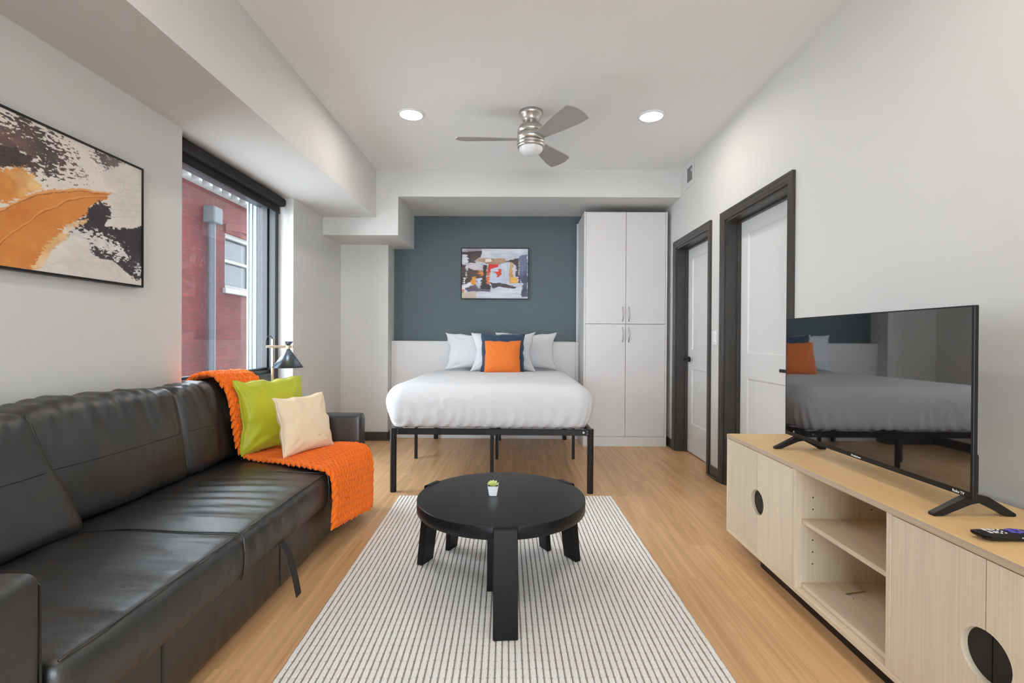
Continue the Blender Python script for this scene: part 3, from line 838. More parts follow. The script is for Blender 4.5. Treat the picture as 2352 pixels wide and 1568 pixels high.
sl = obj('support_leg', bm, M['black'], bf, local=True)
for k, (x, y) in enumerate([(-0.945, 4.605), (0.552, 4.63), (-0.176, 3.66), (-0.176, 4.60), (-0.176, 5.45)]):
    o = sl if k == 0 else sl.copy()
    if k: C.objects.link(o); o.parent = bf
    o.location = (x + 0.176, y - 4.6, 0)
bm = B(); box(bm, (bx0 + 0.036, -0.03, rz1 - 0.016), (bx1 - 0.036, 0.03, rz1 - 0.003), 0.003)
for v in bm.verts: v.co.x += 0.176
st = obj('slat', bm, M['black'], bf, local=True)
for k in range(10):
    o = st if k == 0 else st.copy()
    if k: C.objects.link(o); o.parent = bf
    o.location = (0, 3.76 + k * 0.19 - 4.6, 0)
for x in (bx1 - 0.075, ):
    bm = B(); cyl(bm, (x, by0 + 0.003, 0.452), 0.008, 0.005, 'Y', 16); obj('bolt', bm, M['handle'], fr)
for x in (bx0 + 0.056, bx1 - 0.048):
    for z in (0.442, 0.461): obj('rivet', cyl(B(), (x, by0 + 0.004, z), 0.003, 0.003, 'Y', 10), M['handle'], fr)

def sheet_fn(P, Nn):
    P = P.copy()
    x, y, z = P[:, 0], P[:, 1], P[:, 2]
    side = np.clip((0.80 - z) / 0.30, 0, 1)                     # 0 on top, 1 at the tuck
    # belly of the filled cover, tucked in at the bottom
    outx = Nn[:, 0]; outy = Nn[:, 1]
    hn = np.hypot(Nn[:, 0], Nn[:, 1]); un = Nn[:, :2] / np.maximum(hn, 1e-6)[:, None]
    P[:, :2] += un * (0.155 * (1 - hn) * 0.45 * ((Nn[:, 2] < 0) & (hn > 0.02)))[:, None]
    bul = np.sin(np.clip((z - 0.472) / 0.25, 0, 1) * PI / 2)
    P[:, 0] += np.sign(outx) * np.abs(outx) * (-0.055 * (1 - bul))
    P[:, 1] += np.minimum(outy, 0) * (0.035 * (1 - bul))
    # gathered pleats round the tuck, strongest at the corners
    cor = np.clip(1 - np.minimum(np.abs(x + 0.985), np.abs(x - 0.60)) / 0.50, 0.42, 1)
    s = x * 75 + y * 75 + 3.0 * vnoise(P * 4.0, 5) + z * 12 * vnoise(P * 2.0, 6)
    pleat = np.sin(s) * 0.015 * np.clip(side * 1.5 - 0.6, 0, 1) * cor * (0.5 + 0.8 * np.abs(vnoise(P * 4, 9)))
    P += Nn * pleat[:, None]
    # soft random creases
    q = np.stack([x * 3 + z * 2, y * 2.2 - z * 2, z * 5], 1)
    rdg = np.exp(-(fbm(q * 1.5, 2, 21) / 0.09) ** 2) * 0.06
    msk = np.exp(-((x + 0.45) / 0.35) ** 2 - ((y - 3.75) / 0.25) ** 2) + 0.10
    P += Nn * (rdg * 0.10 * msk * np.clip(1.15 - Nn[:, 2] * 1.3, 0, 1))[:, None]
    P[:, 2] += np.where(Nn[:, 2] > 0.5, 0.006 * vnoise(P * 2.5, 31) - 0.02 * np.clip((y - 4.9) / 0.7, 0, 1), 0)
    low = z < 0.56
    P[:, 2] = np.maximum(P[:, 2], 0.4735)
    return P
V, F = soft_box((-0.995, 3.565, 0.4735), (0.600, 5.535, 0.802), 0.155, (190, 90, 6), sheet_fn, m=18)
mt = obj_np('mattress', V, F, M['sheet'])
tag(mt, 'thick mattress under a plain white sheet on the black bed frame', 'mattress')
# loose ends of the sheet hanging below the slats
for (x, y, r, d) in ((-0.36, 4.25, 0.14, 0.075), (0.13, 4.35, 0.13, 0.03), (0.40, 4.55, 0.10, 0.02), (-0.94, 4.5, 0.05, 0.05)):
    V = []; F = []; n = 18; k2 = 7
    for j in range(k2):
        t = j / (k2 - 1)
        for i in range(n):
            u = -1 + 2 * i / (n - 1)
            V.append((x + r * u * (1 - 0.15 * t), y + 0.025 * math.sin(u * 5 + t * 2) + 0.02 * t, 0.474 - (0.045 + d * math.sqrt(max(0, 1 - u * u))) * t))
    for j in range(k2 - 1):
        for i in range(n - 1): F.append((j * n + i, j * n + i + 1, (j + 1) * n + i + 1, (j + 1) * n + i))
    obj_np('sheet_end', V, F, M['sheet'], mt)

# ------------------------------------------------------------------ pillows
def pillow(name, label, cat, w, h, th, mat, base, yaw, lean, seed, ear=0.07, group=None, seam=True, wrk=1.0, roll=0.0, slump=0.0, skew=0.0):
    t = thing(name, label, cat, base, (-lean, roll, yaw), group)
    n = 44
    V = []; F = []
    g = np.linspace(-1, 1, n)
    g = np.sign(g) * (1 - (1 - np.abs(g)) ** 1.35)
    U, Vv = np.meshgrid(g, g); U = U.ravel(); Vv = Vv.ravel()
    X = U * (1 - ear * (1 - Vv ** 2) * np.abs(U) ** 3); Z = Vv * (1 - ear * (1 - U ** 2) * np.abs(Vv) ** 3)
    prof = np.clip((1 - U ** 2) * (1 - Vv ** 2), 0, 1) ** 0.42
    p3 = np.stack([U * 2.2, Vv * 2.2, np.full_like(U, seed * 3.1)], 1)
    # creases radiating from the corners
    rad = 0
    for sx in (-1, 1):
        for sz in (-1, 1):
            a = np.arctan2(Vv - sz, U - sx); d = np.hypot(U - sx, Vv - sz)
            rad = rad + np.sin(a * 11 + seed * 2 + sx + 2 * sz) * np.exp(-((d - 0.45) / 0.30) ** 2)
    edge = np.clip(np.maximum(np.abs(U), np.abs(Vv)), 0, 1) ** 2
    wr = (0.02 + 0.10 * edge) * fbm(p3 * 1.1, 3, int(seed)) + 0.055 * rad
    sides = []
    sl = slump * np.clip(Vv, 0, 1) ** 2
    for s in (-1, 1):
        y = s * th / 2 * prof * (1 + wrk * (wr + 0.02 * s))
        zz = (Z + 1) / 2 * h
        x = X * w / 2 + skew * zz + 0.01 * wrk * vnoise(p3 * 1.7 + 9, 3) * (np.abs(U) > 0.5)
        zz = zz + 0.008 * wrk * vnoise(p3 * 1.9 + 5, 4) * (Vv > -0.5) - sl * h * 0.5 * (1 + np.cos(U * PI)) * 0.5
        sides.append(np.stack([x, y, zz], 1))
    top, bot = sides
    V = list(map(tuple, top)); ids = list(range(n * n)); idb = []
    for k in range(n * n):
        i, j = k % n, k // n
        if i in (0, n - 1) or j in (0, n - 1): idb.append(k)
        else: idb.append(len(V)); V.append(tuple(bot[k]))
    for j in range(n - 1):
        for i in range(n - 1):
            a, b, c, d = j * n + i, j * n + i + 1, (j + 1) * n + i + 1, (j + 1) * n + i
            F.append((a, b, c, d)); F.append((idb[d], idb[c], idb[b], idb[a]))
    obj_np('cover', V, F, mat, t, local=True)
    if seam:
        ring = [i for i in range(n)] + [j * n + n - 1 for j in range(1, n)] + [(n - 1) * n + i for i in range(n - 2, -1, -1)] + [j * n for j in range(n - 2, 0, -1)]
        bm = B(); tube(bm, [V[k] for k in ring], 0.0035, 6, True)
        obj('seam', bm, mat, t, local=True, smooth=True)
    return t

pg = 'white sleeping pillows at the head of the bed'
pillow('pillow', 'white pillow at the left end of the row, its corner peaked', 'pillow', 0.72, 0.43, 0.16, M['sheet'], (-0.435, 5.345, 0.790), R(3), R(12), 1, 0.17, pg, wrk=1.7, seam=False)
pillow('pillow', 'white pillow at the right end of the row, nearest the wardrobe', 'pillow', 0.70, 0.43, 0.15, M['sheet'], (0.115, 5.44, 0.792), R(-2), R(5), 2, 0.15, pg, seam=False)
pillow('pillow', 'white pillow in the middle, directly behind the navy cushion', 'pillow', 0.70, 0.43, 0.17, M['sheet'], (-0.135, 5.16, 0.790), R(1), R(14), 3, 0.17, pg, wrk=1.6, seam=False)
pillow('cushion', 'larger navy blue square cushion behind the orange one on the bed', 'cushion', 0.45, 0.41, 0.13, M['navy'], (-0.135, 5.00, 0.792), R(1), R(13), 4, 0.06)
pillow('cushion', 'small orange square cushion in front of the navy one on the bed', 'cushion', 0.365, 0.335, 0.12, M['orange'], (-0.135, 4.865, 0.794), R(-1), R(13), 5, 0.06)

# ================================================================== SOFA
so = thing('sofa', 'long black leather sofa bed against the left wall', 'sofa', (-1.47, 2.1, 0))
SY0, SY1 = 0.86, 3.30
def lnoise(P, s, f, a): return a * fbm(P * f, 3, s)
def base_fn(P, Nn):
    return P + Nn * lnoise(P, 3, 2.5, 0.003)[:, None]
V, F = soft_box((-1.88, 1.03, 0.035), (-1.035, 3.195, 0.30), 0.02, (10, 60, 8), base_fn)
base = obj_np('base', V, F, M['leather'], so)
def seat_fn(P, Nn):
    P = P.copy(); x, y, z = P.T
    top = np.clip(Nn[:, 2], 0, 1); fr = np.clip(Nn[:, 0], 0, 1)
    # crown of the seat, slumped front edge
    P[:, 2] += top * (0.012 * np.sin(np.clip((x + 1.66) / 0.66, 0, 1) * PI) - 0.004)
    # cross folds between the middle and the throw
    q = np.stack([x * 1.2, y * 1.0, z], 1)
    ph = y * 62 + 4.0 * vnoise(q * 2.0, 2) + 2.2 * np.sin(x * 3)
    m = np.exp(-((y - 2.25) / 0.26) ** 2) * np.clip((x + 1.62) / 0.1, 0, 1) * np.clip((-1.02 - x) / 0.10, 0.15, 1)
    P[:, 2] += top * m * 0.0042 * np.sin(ph)
    m2 = np.exp(-((y - 1.6) / 0.5) ** 2)
    P[:, 2] += top * m2 * 0.003 * np.sin(y * 30 + 3 * vnoise(q * 1.5, 7))
    # puckers hanging from the front seam
    P[:, 0] += fr * 0.004 * np.sin(y * 55 + 3 * vnoise(q * 3, 8)) * np.exp(-((y - 1.95) / 0.35) ** 2) * np.clip((z - 0.26) / 0.12, 0, 1)
    P[:, 0] += fr * 0.010 * np.sin(np.clip((z - 0.25) / 0.15, 0, 1) * PI)
    P += Nn * lnoise(P, 11, 3.0, 0.003)[:, None]
    return P
V, F = soft_box((-1.80, 1.055, 0.238), (-1.005, 3.185, 0.418), 0.035, (34, 230, 8), seat_fn)
seat = obj_np('seat_cushion', V, F, M['leather'], so)
# stitched seams lying on the seat
bm = B(); tube(bm, [(-1.016, 1.07 + 2.1 * k / 60, 0.4165 + 0.0012 * math.sin(k)) for k in range(61)], 0.0028, 6); obj('seam', bm, M['leather'], seat, smooth=True)
for ys in (1.78, 2.585):
    bm = B(); tube(bm, [(-1.60 + 0.56 * k / 14, ys + 0.012 * math.sin(k * 0.5), 0.4155 + 0.012 * math.sin(k / 14 * PI)) for k in range(15)] + [(-1.016, ys, 0.417), (-1.001, ys, 0.40), (-0.994, ys, 0.34), (-0.999, ys, 0.27), (-1.01, ys, 0.245)], 0.003, 6)
    obj('seam', bm, M['leather'], seat, smooth=True)
for ys in (1.416, 2.13, 2.84):
    bm = B(); tube(bm, [(-1.0345, ys, 0.045), (-1.0345, ys, 0.235)], 0.0025, 6); obj('seam', bm, M['stitch'], base)
# frame behind the cushions
V, F = soft_box((-1.93, SY0 + 0.02, 0.06), (-1.84, SY1 - 0.02, 0.80), 0.03, (4, 30, 12))
obj_np('back_frame', V, F, M['leather'], so)
# loose back cushions
def cushion_fn(seed, y0, y1):
    def fn(P, Nn):
        P = P.copy(); x, y, z = P.T
        u = (y - y0) / (y1 - y0) * 2 - 1; w = (z - 0.42) / 0.46 * 2 - 1
        b = np.clip((1 - u ** 2), 0, 1) ** 0.5 * np.clip((1 - w ** 2), 0, 1) ** 0.5
        P[:, 0] += np.sign(Nn[:, 0]) * np.abs(Nn[:, 0]) * (0.035 * b - 0.01)
        q = np.stack([x, y * 1.2, z * 0.5], 1)
        ph = y * 34 + z * 9 * (seed - 2) + 3.2 * vnoise(q * 3.0, seed)
        env = 0.35 + 0.65 * np.clip(vnoise(q * 2.2, seed + 40) + 0.3, 0, 1)
        P += Nn * (0.0062 * np.sin(ph) * env * np.clip(0.5 + w, 0.25, 1))[:, None]
        P += Nn * (0.004 * np.sin(y * 75 + z * 30 * (seed - 1.7) + 4 * vnoise(q * 5, seed + 9)) * np.clip(w - 0.25, 0, 1))[:, None]
        # gathered corners on top
        P[:, 2] -= 0.020 * np.clip(np.abs(u) - 0.75, 0, 1) * 4 * np.clip(w - 0.5, 0, 1)
        P[:, 2] += 0.012 * np.cos(u * PI / 2) * np.clip(w, 0, 1)
        P += Nn * lnoise(P, seed + 70, 3.2, 0.008)[:, None]
        P[:, 0] += -0.075 * np.clip((z - 0.42) / 0.46, 0, 1)      # leans back on the frame
        return P
    return fn
for k, (y0, y1) in enumerate(((0.98, 1.735), (1.685, 2.475), (2.46, 3.175))):
    V, F = soft_box((-1.835, y0, 0.42), (-1.655, y1, 0.885), 0.05, (8, 70, 44), cushion_fn(k + 1, y0, y1), m=5)
    if k == 0:                                                     # the near cushion has slipped forward at the bottom
        V[:, 0] += 0.02 + 0.04 * np.clip((0.7 - V[:, 2]) / 0.3, 0, 1)
        V[:, 1] += 0.10 * np.clip((0.80 - V[:, 2]) / 0.4, 0, 1) * np.clip((V[:, 1] - 1.2) / 0.5, 0, 1)
        V[:, 2] -= 0.012
    cu = obj_np('back_cushion', V, F, M['leather'], so)
    Pn = V
    fm = V[soft_box.N[:, 0] > 0.35]
    def seam_line(sel_z=None, sel_y=None):
        pts = []
        if sel_z is not None:
            for yy in np.linspace(y0 + 0.03, y1 - 0.03, 40):
                d = np.hypot(fm[:, 1] - yy, fm[:, 2] - sel_z); a = np.argsort(d)[:4]
                if d[a[0]] < 0.03: pts.append((np.average(fm[a, 0], weights=1 / (d[a] + 1e-4)) + 0.0008, yy, sel_z))
        else:
            for zz in np.linspace(0.45, 0.86, 30):
                yq = sel_y + (0.10 * np.clip((0.80 - zz) / 0.4, 0, 1) * np.clip((sel_y - 1.2) / 0.5, 0, 1) if k == 0 else 0)
                d = np.hypot(fm[:, 1] - yq, fm[:, 2] - zz); a = np.argsort(d)[:4]
                if d[a[0]] < 0.03: pts.append((np.average(fm[a, 0], weights=1 / (d[a] + 1e-4)) + 0.0004, yq, zz))
        return pts
    for kw in (dict(sel_z=0.655), dict(sel_y=y0 + 0.028), dict(sel_y=y1 - 0.028)):
        pts = seam_line(**kw)
        if len(pts) > 3: obj('seam', tube(B(), pts, 0.0022, 6), M['stitch'] if 'sel_z' in kw else M['leather'], cu, smooth=True)
# arms
def arm_fn(P, Nn): return P + Nn * lnoise(P, 55, 4.0, 0.003)[:, None]
for y0, y1 in ((0.86, 1.045), (3.195, 3.30)):
    V, F = soft_box((-1.93, y0, 0.045), (-1.02, y1, 0.635), 0.028, (30, 6, 20), arm_fn)
    a = obj_np('armrest', V, F, M['leather'], so)
    yy = y1 - 0.004 if y0 < 2 else y0 + 0.004
    bm = B(); tube(bm, [(-1.90, yy, 0.617), (-1.05, yy, 0.617), (-1.03, yy, 0.60), (-1.025, yy, 0.10)], 0.003, 6); obj('seam', bm, M['stitch'], a)
bm = B(); cyl(bm, (0, 0, 0.024), 0.022, 0.048, 'Z', 16)
ft = obj('foot', bm, M['blackpl'], so, local=True)
for k, (x, y) in enumerate(((-1.075, 3.16), (-1.075, 1.06), (-1.86, 3.16), (-1.86, 1.06))):
    o = ft if k == 0 else ft.copy()
    if k: C.objects.link(o); o.parent = so
    o.location = (x + 1.47, y - 2.1, 0)
# pull strap of the bed drawer
path = [(-1.02, 0.262), (-0.992, 0.240), (-0.972, 0.205), (-0.955, 0.15), (-0.940, 0.09), (-0.928, 0.035)]
V = []; F = []
for i, (x, z) in enumerate(path):
    yv = 2.085 - 0.012 * i / 5
    for (dy, dx) in ((-0.021, -0.002), (0.021, -0.002), (0.021, 0.003), (-0.021, 0.003)): V.append((x + dx, yv + dy, z))
for i in range(len(path) - 1):
    for k in range(4): F.append((i * 4 + k, i * 4 + (k + 1) % 4, i * 4 + 4 + (k + 1) % 4, i * 4 + 4 + k))
F += [(3, 2, 1, 0), tuple(range(len(V) - 4, len(V)))]
ps = obj_np('pull_strap', V, F, M['stitch'], so, smooth=False)

# ------------------------------------------------------------------ chunky knitted throw
Lp = np.array([(-1.905, 2.78, .66), (-1.925, 2.77, .80), (-1.88, 2.765, .885), (-1.80, 2.76, .925), (-1.72, 2.76, .912), (-1.655, 2.77, .82), (-1.628, 2.77, .70), (-1.615, 2.78, .56), (-1.59, 2.80, .462), (-1.50, 2.775, .436), (-1.28, 2.67, .445), (-1.06, 2.575, .440), (-.990, 2.56, .425), (-.965, 2.555, .37), (-.958, 2.55, .27), (-.955, 2.53, .145)])
Rp = np.array([(-1.905, 3.16, .66), (-1.925, 3.15, .80), (-1.88, 3.145, .875), (-1.80, 3.14, .915), (-1.72, 3.14, .902), (-1.655, 3.15, .82), (-1.628, 3.15, .70), (-1.615, 3.15, .56), (-1.59, 3.165, .462), (-1.50, 3.17, .436), (-1.28, 3.172, .445), (-1.06, 3.172, .445), (-.985, 3.175, .428), (-.950, 3.17, .37), (-.930, 3.13, .24), (-.905, 3.045, .085)])
def resample(Pn, n):
    # smooth (Catmull-Rom) then even arc length
    P = []
    for i in range(len(Pn) - 1):
        p0, p1, p2, p3 = Pn[max(i - 1, 0)], Pn[i], Pn[i + 1], Pn[min(i + 2, len(Pn) - 1)]
        for t in np.linspace(0, 1, 12, endpoint=False):
            P.append(0.5 * (2 * p1 + (p2 - p0) * t + (2 * p0 - 5 * p1 + 4 * p2 - p3) * t * t + (3 * p1 - p0 - 3 * p2 + p3) * t ** 3))
    P.append(Pn[-1]); P = np.array(P)
    d = np.r_[0, np.cumsum(np.linalg.norm(np.diff(P, axis=0), axis=1))]
    t = np.linspace(0, d[-1], n)
    return np.stack([np.interp(t, d, P[:, k]) for k in range(3)], 1), d[-1]
NR, NC = 46, 16
Lr, ll = resample(Lp, NR + 1); Rr, _ = resample(Rp, NR + 1)
def surf(u, v):
    i = np.clip(v * NR, 0, NR - 1e-6); a = np.floor(i).astype(int); f = (i - a)[:, None]
    L = Lr[a] * (1 - f) + Lr[a + 1] * f; Rr_ = Rr[a] * (1 - f) + Rr[a + 1] * f
    return L * (1 - u[:, None]) + Rr_ * u[:, None]
V = []; F = []
# backing sheet
nu, nv = 20, 120
uu, vv = np.meshgrid(np.linspace(0, 1, nu), np.linspace(0, 1, nv)); base_P = surf(uu.ravel(), vv.ravel())
V.extend(base_P.tolist())
for j in range(nv - 1):
    for i in range(nu - 1): F.append((j * nu + i, j * nu + i + 1, (j + 1) * nu + i + 1, (j + 1) * nu + i))
# plump chain stitches: two slanted lobes per stitch
sp = []
nlon, nlat = 8, 6
for a in range(1, nlat):
    th = PI * a / nlat
    for b in range(nlon): sp.append((math.sin(th) * math.cos(2 * PI * b / nlon), math.sin(th) * math.sin(2 * PI * b / nlon), math.cos(th)))
sp = np.array([(0, 0, 1)] + sp + [(0, 0, -1)])
sf = [(0, 1 + b, 1 + (b + 1) % nlon) for b in range(nlon)]
for a in range(nlat - 2):
    for b in range(nlon):
        p, q = 1 + a * nlon + b, 1 + a * nlon + (b + 1) % nlon
        sf.append((p, p + nlon, q + nlon, q))
last = len(sp) - 1; o0 = 1 + (nlat - 2) * nlon
sf += [(o0 + b, last, o0 + (b + 1) % nlon) for b in range(nlon)]
rg = np.random.RandomState(5)
for j in range(NR):
    for i in range(NC):
        for s in (-1, 1):
            u0 = (i + 0.5 + s * 0.235) / NC; v0 = (j + 0.5) / NR
            e = 1e-3
            pts = surf(np.array([u0, u0 + e, u0]), np.array([v0, v0, min(v0 + e, 1)]))
            du = pts[1] - pts[0]; dv = pts[2] - pts[0]
            wu = np.linalg.norm(du) / e / NC; wv = np.linalg.norm(dv) / e / NR
            du /= np.linalg.norm(du); dv /= np.linalg.norm(dv)
            nn = np.cross(du, dv); nn /= np.linalg.norm(nn)
            if nn[0] * 0.6 + nn[2] < 0 and v0 > 0.12: nn = -nn
            tdir = dv * 1.0 + du * s * (0.62 + 0.10 * rg.randn()); tdir /= np.linalg.norm(tdir)
            bdir = np.cross(nn, tdir)
            ka, kb = wv * 0.98 * (1 + 0.06 * rg.randn()), wu * 0.31 * (1 + 0.1 * rg.randn() * 0.5)
            q = pts[0] + nn * (0.004 + 0.0012 * rg.randn())
            k0 = len(V)
            tap = (1 - 0.42 * np.clip(sp[:, [2]], 0, 1)) * (1 + 0.10 * rg.randn(len(sp), 1))
            W3 = q + sp[:, [0]] * (bdir * kb) * tap + sp[:, [2]] * (tdir * ka) + sp[:, [1]] * (nn * 0.0150) * tap + nn * (0.0055 * (-sp[:, [2]]))
            V.extend(W3.tolist()); F.extend([tuple(k0 + t for t in f) for f in sf])
th = obj_np('throw_blanket', V, F, M['knit'])
tag(th, 'orange chunky knitted throw draped over the far end of the sofa', 'blanket')

pillow('cushion', 'lime green satin cushion leaning on the orange throw', 'cushion', 0.46, 0.44, 0.15, M['lime'], (-1.475, 2.985, 0.455), R(64), R(9), 6, 0.09, wrk=1.8)
pillow('cushion', 'ivory satin cushion in front of the lime green one on the sofa', 'cushion', 0.37, 0.345, 0.13, M['ivory'], (-1.232, 2.908, 0.460), R(67), R(17), 12, 0.08, wrk=1.4)

# ================================================================== FLOOR LAMP
fl = thing('floor_lamp', 'brass floor lamp with a dark cone shade beyond the sofa', 'lamp', (-1.762, 3.5, 0))
bm = B(); lathe(bm, [(0.0, 0.0), (0.125, 0.0), (0.128, 0.006), (0.120, 0.020), (0.0, 0.022)], (-1.762, 3.5, 0), 40, False); obj('base', bm, M['brass'], fl, smooth=False)
bm = B(); cyl(bm, (-1.762, 3.5, 0.576), 0.0095, 1.11, 'Z', 20); obj('pole', bm, M['brass'], fl)
bm = B(); box(bm, (-1.800, 3.482, 1.066), (-1.610, 3.496, 1.084), 0.002); ar = obj('arm', bm, M['brass'], fl)
bm = B(); cyl(bm, (-1.645, 3.489, 1.075), 0.013, 0.03, 'Z', 20); obj('pivot', bm, M['brass'], ar)
bm = B(); lathe(bm, [(0.010, 1.068), (0.013, 1.060), (0.105, 0.925), (0.103, 0.925), (0.012, 1.054)], (-1.645, 3.489, 0), 48, False); obj('shade', bm, M['shade'], fl, smooth=True)
bm = B(); lathe(bm, [(0.0, 1.080), (0.010, 1.080), (0.037, 1.113), (0.035, 1.113), (0.0, 1.09)], (-1.645, 3.489, 0), 40, False); obj('upper_cone', bm, M['shade'], fl, smooth=True)
bm = B(); tube(bm, [(-1.765, 3.5, 1.128), (-1.766, 3.5, 1.142), (-1.776, 3.499, 1.151), (-1.790, 3.497, 1.150), (-1.800, 3.494, 1.138), (-1.804, 3.490, 1.11), (-1.801, 3.488, 1.083)], 0.0028, 8); obj('cord', bm, M['blackpl'], fl, smooth=True)
bm = B(); lathe(bm, [(0.0, 1.0), (0.014, 1.0), (0.016, 0.975), (0.028, 0.955), (0.022, 0.934), (0.0, 0.926)], (-1.645, 3.489, 0), 24, False); obj('bulb', bm, M['frost'], fl, smooth=True)

# ================================================================== RUG
rug = None
ang = R(-1.55)
rc = (-0.055, 2.285)                        # centre
rw, rl = 1.545, 2.44
nrib = int(rw / RP)
us = []
for k in range(nrib):
    for q, hh in ((0.0, 0.0), (0.10, 0.35), (0.17, 0.85), (0.33, 1.0), (0.42, 0.86), (0.5, 1.0), (0.58, 0.86), (0.67, 1.0), (0.83, 0.85), (0.90, 0.35)):
        us.append(((k + q - nrib / 2) * RP, hh))
us.append((nrib / 2 * RP, 0.0))
# ribs are centred where the pattern is white (fract = 0.5)
off = 0.0 if nrib % 2 == 0 else 0.5 * RP
us = [(x + off, hh) for x, hh in us]
ny = 82
ys = np.linspace(-rl / 2, rl / 2, ny)
V = []; F = []
for j, y in enumerate(ys):
    for i, (x, hh) in enumerate(us):
        edge = 0.4 if j in (0, ny - 1) else 1.0
        V.append((x + 0.0012 * math.sin(y * 40 + i * 0.4), y + 0.004 * math.sin(i * 0.9) * (j in (0, ny - 1)), 0.0045 + 0.0042 * hh * edge * (0.94 + 0.06 * math.sin(y * 101 + (i // 10) * PI))))
nx = len(us)
for j in range(ny - 1):
    for i in range(nx - 1): F.append((j * nx + i, j * nx + i + 1, (j + 1) * nx + i + 1, (j + 1) * nx + i))
rug = obj_np('rug', V, F, M['rug'])
rug.location = (rc[0], rc[1], 0.0006); rug.rotation_euler = (0, 0, -ang * -1)
rug.rotation_euler = (0, 0, R(1.2))
tag(rug, 'flat-woven white rug with tan stripes under the coffee table', 'rug')
bm = B(); box(bm, (us[0][0], -rl / 2, 0.0), (us[-1][0], rl / 2, 0.0042)); obj('backing', bm, M['rug'], rug, local=True)
RUGZ = 0.0095

# ================================================================== COFFEE TABLES
def round_table(name, label, x, y, rot, R0, Ht, th, foot_r, legw, legt):
    t = thing(name, label, 'table', (x, y, RUGZ), (0, 0, rot))
    H = Ht - RUGZ
    bm = B(); lathe(bm, [(0.0, H - th), (R0 - 0.0015, H - th), (R0, H - th + 0.0015), (R0, H - 0.002), (R0 - 0.002, H), (0.0, H)], (0, 0, 0), 96, False)
    tp = obj('tabletop', bm, M['tabletop'], t, local=True, smooth=False)
    for p in tp.data.polygons: p.use_smooth = abs(p.normal.z) < 0.5
    # leg: plank splayed outwards, its top let into the rim
    prof = [(foot_r - legt, 0.0), (foot_r, 0.0), (R0 + 0.020, H - 0.004), (R0 + 0.012, H + 0.003), (R0 - legt + 0.020, H + 0.003), (R0 - legt + 0.012, H - th)]
    bm = B(); prism(bm, [(r, z) for r, z in prof], 'Y', -legw / 2, legw / 2)
    bmesh.ops.bevel(bm, geom=list(bm.edges), offset=0.0025, segments=1, affect='EDGES')
    lg = obj('leg', bm, M['tableleg'], t, local=True)
    for k, a in enumerate((-90, 30, 150)):
        o = lg if k == 0 else lg.copy()
        if k: C.objects.link(o); o.parent = t
        o.rotation_euler = (0, 0, R(a))
    return t
round_table('coffee_table', 'round black coffee table on three splayed plank legs', -0.064, 2.262, R(4.0), 0.388, 0.412, 0.052, 0.452, 0.095, 0.034)
round_table('nesting_table', 'smaller round black table tucked under the coffee table', -0.088, 2.470, R(0.5), 0.262, 0.325, 0.040, 0.306, 0.078, 0.026)

# succulent in a pot
px_, py_, pz = -0.103, 2.262, 0.4125
pl = thing('potted_succulent', 'tiny green succulent in a white square pot on the table', 'plant', (px_, py_, pz))
bm = B()
def ring4(bm, h, z, r=0.006, n=4):
    vs = []
    for cx, cy, a0 in ((1, 1, 0), (-1, 1, 90), (-1, -1, 180), (1, -1, 270)):
        for k in range(n + 1):
            a = R(a0 + 90 * k / n); vs.append(bm.verts.new((px_ + cx * (h - r) + r * math.cos(a), py_ + cy * (h - r) + r * math.sin(a), pz + z)))
    return vs
rs = [ring4(bm, 0.0175, 0.0), ring4(bm, 0.0185, 0.001), ring4(bm, 0.0255, 0.046), ring4(bm, 0.0235, 0.046), ring4(bm, 0.0225, 0.038)]
for a, b in zip(rs, rs[1:]):
    for k in range(len(a)): bm.faces.new((a[k], a[(k + 1) % len(a)], b[(k + 1) % len(a)], b[k]))
bm.faces.new(rs[0]); 
obj('pot', bm, M['ceramic'], pl)
bm = B(); rr = ring4(bm, 0.0226, 0.039); bm.faces.new(rr); obj('soil', bm, M['soil'], pl)
def leaf(az, tilt, L, w):
    V = []; F = []; n = 7; m = 6
    for i in range(n):
        t = i / (n - 1)
        ww = w * (math.sin(PI * min(1, t * 0.86 + 0.12)) ** 0.8) * (1 if t < 0.99 else 0.1); tt = ww * 0.42
        for k in range(m):
            a = 2 * PI * k / m
            V.append((t * L, ww * math.cos(a), tt * math.sin(a) + 0.10 * L * t * t))
    for i in range(n - 1):
        for k in range(m): F.append((i * m + k, i * m + (k + 1) % m, (i + 1) * m + (k + 1) % m, (i + 1) * m + k))
    mt_ = Matrix.Translation((px_, py_, pz + 0.041)) @ Matrix.Rotation(az, 4, 'Z') @ Matrix.Rotation(-tilt, 4, 'Y')
    V = [tuple(mt_ @ Vector(v)) for v in V]
    return obj_np('leaf', V, F, M['leaf'], pl)
for rg_, (n_, tl, L_, w_) in enumerate(((8, 22, 0.033, 0.0075), (7, 45, 0.031, 0.0075), (5, 66, 0.028, 0.0065), (3, 82, 0.025, 0.005))):
    for k in range(n_): leaf(2 * PI * (k + 0.5 * rg_) / n_ + 0.2, R(tl), L_, w_)

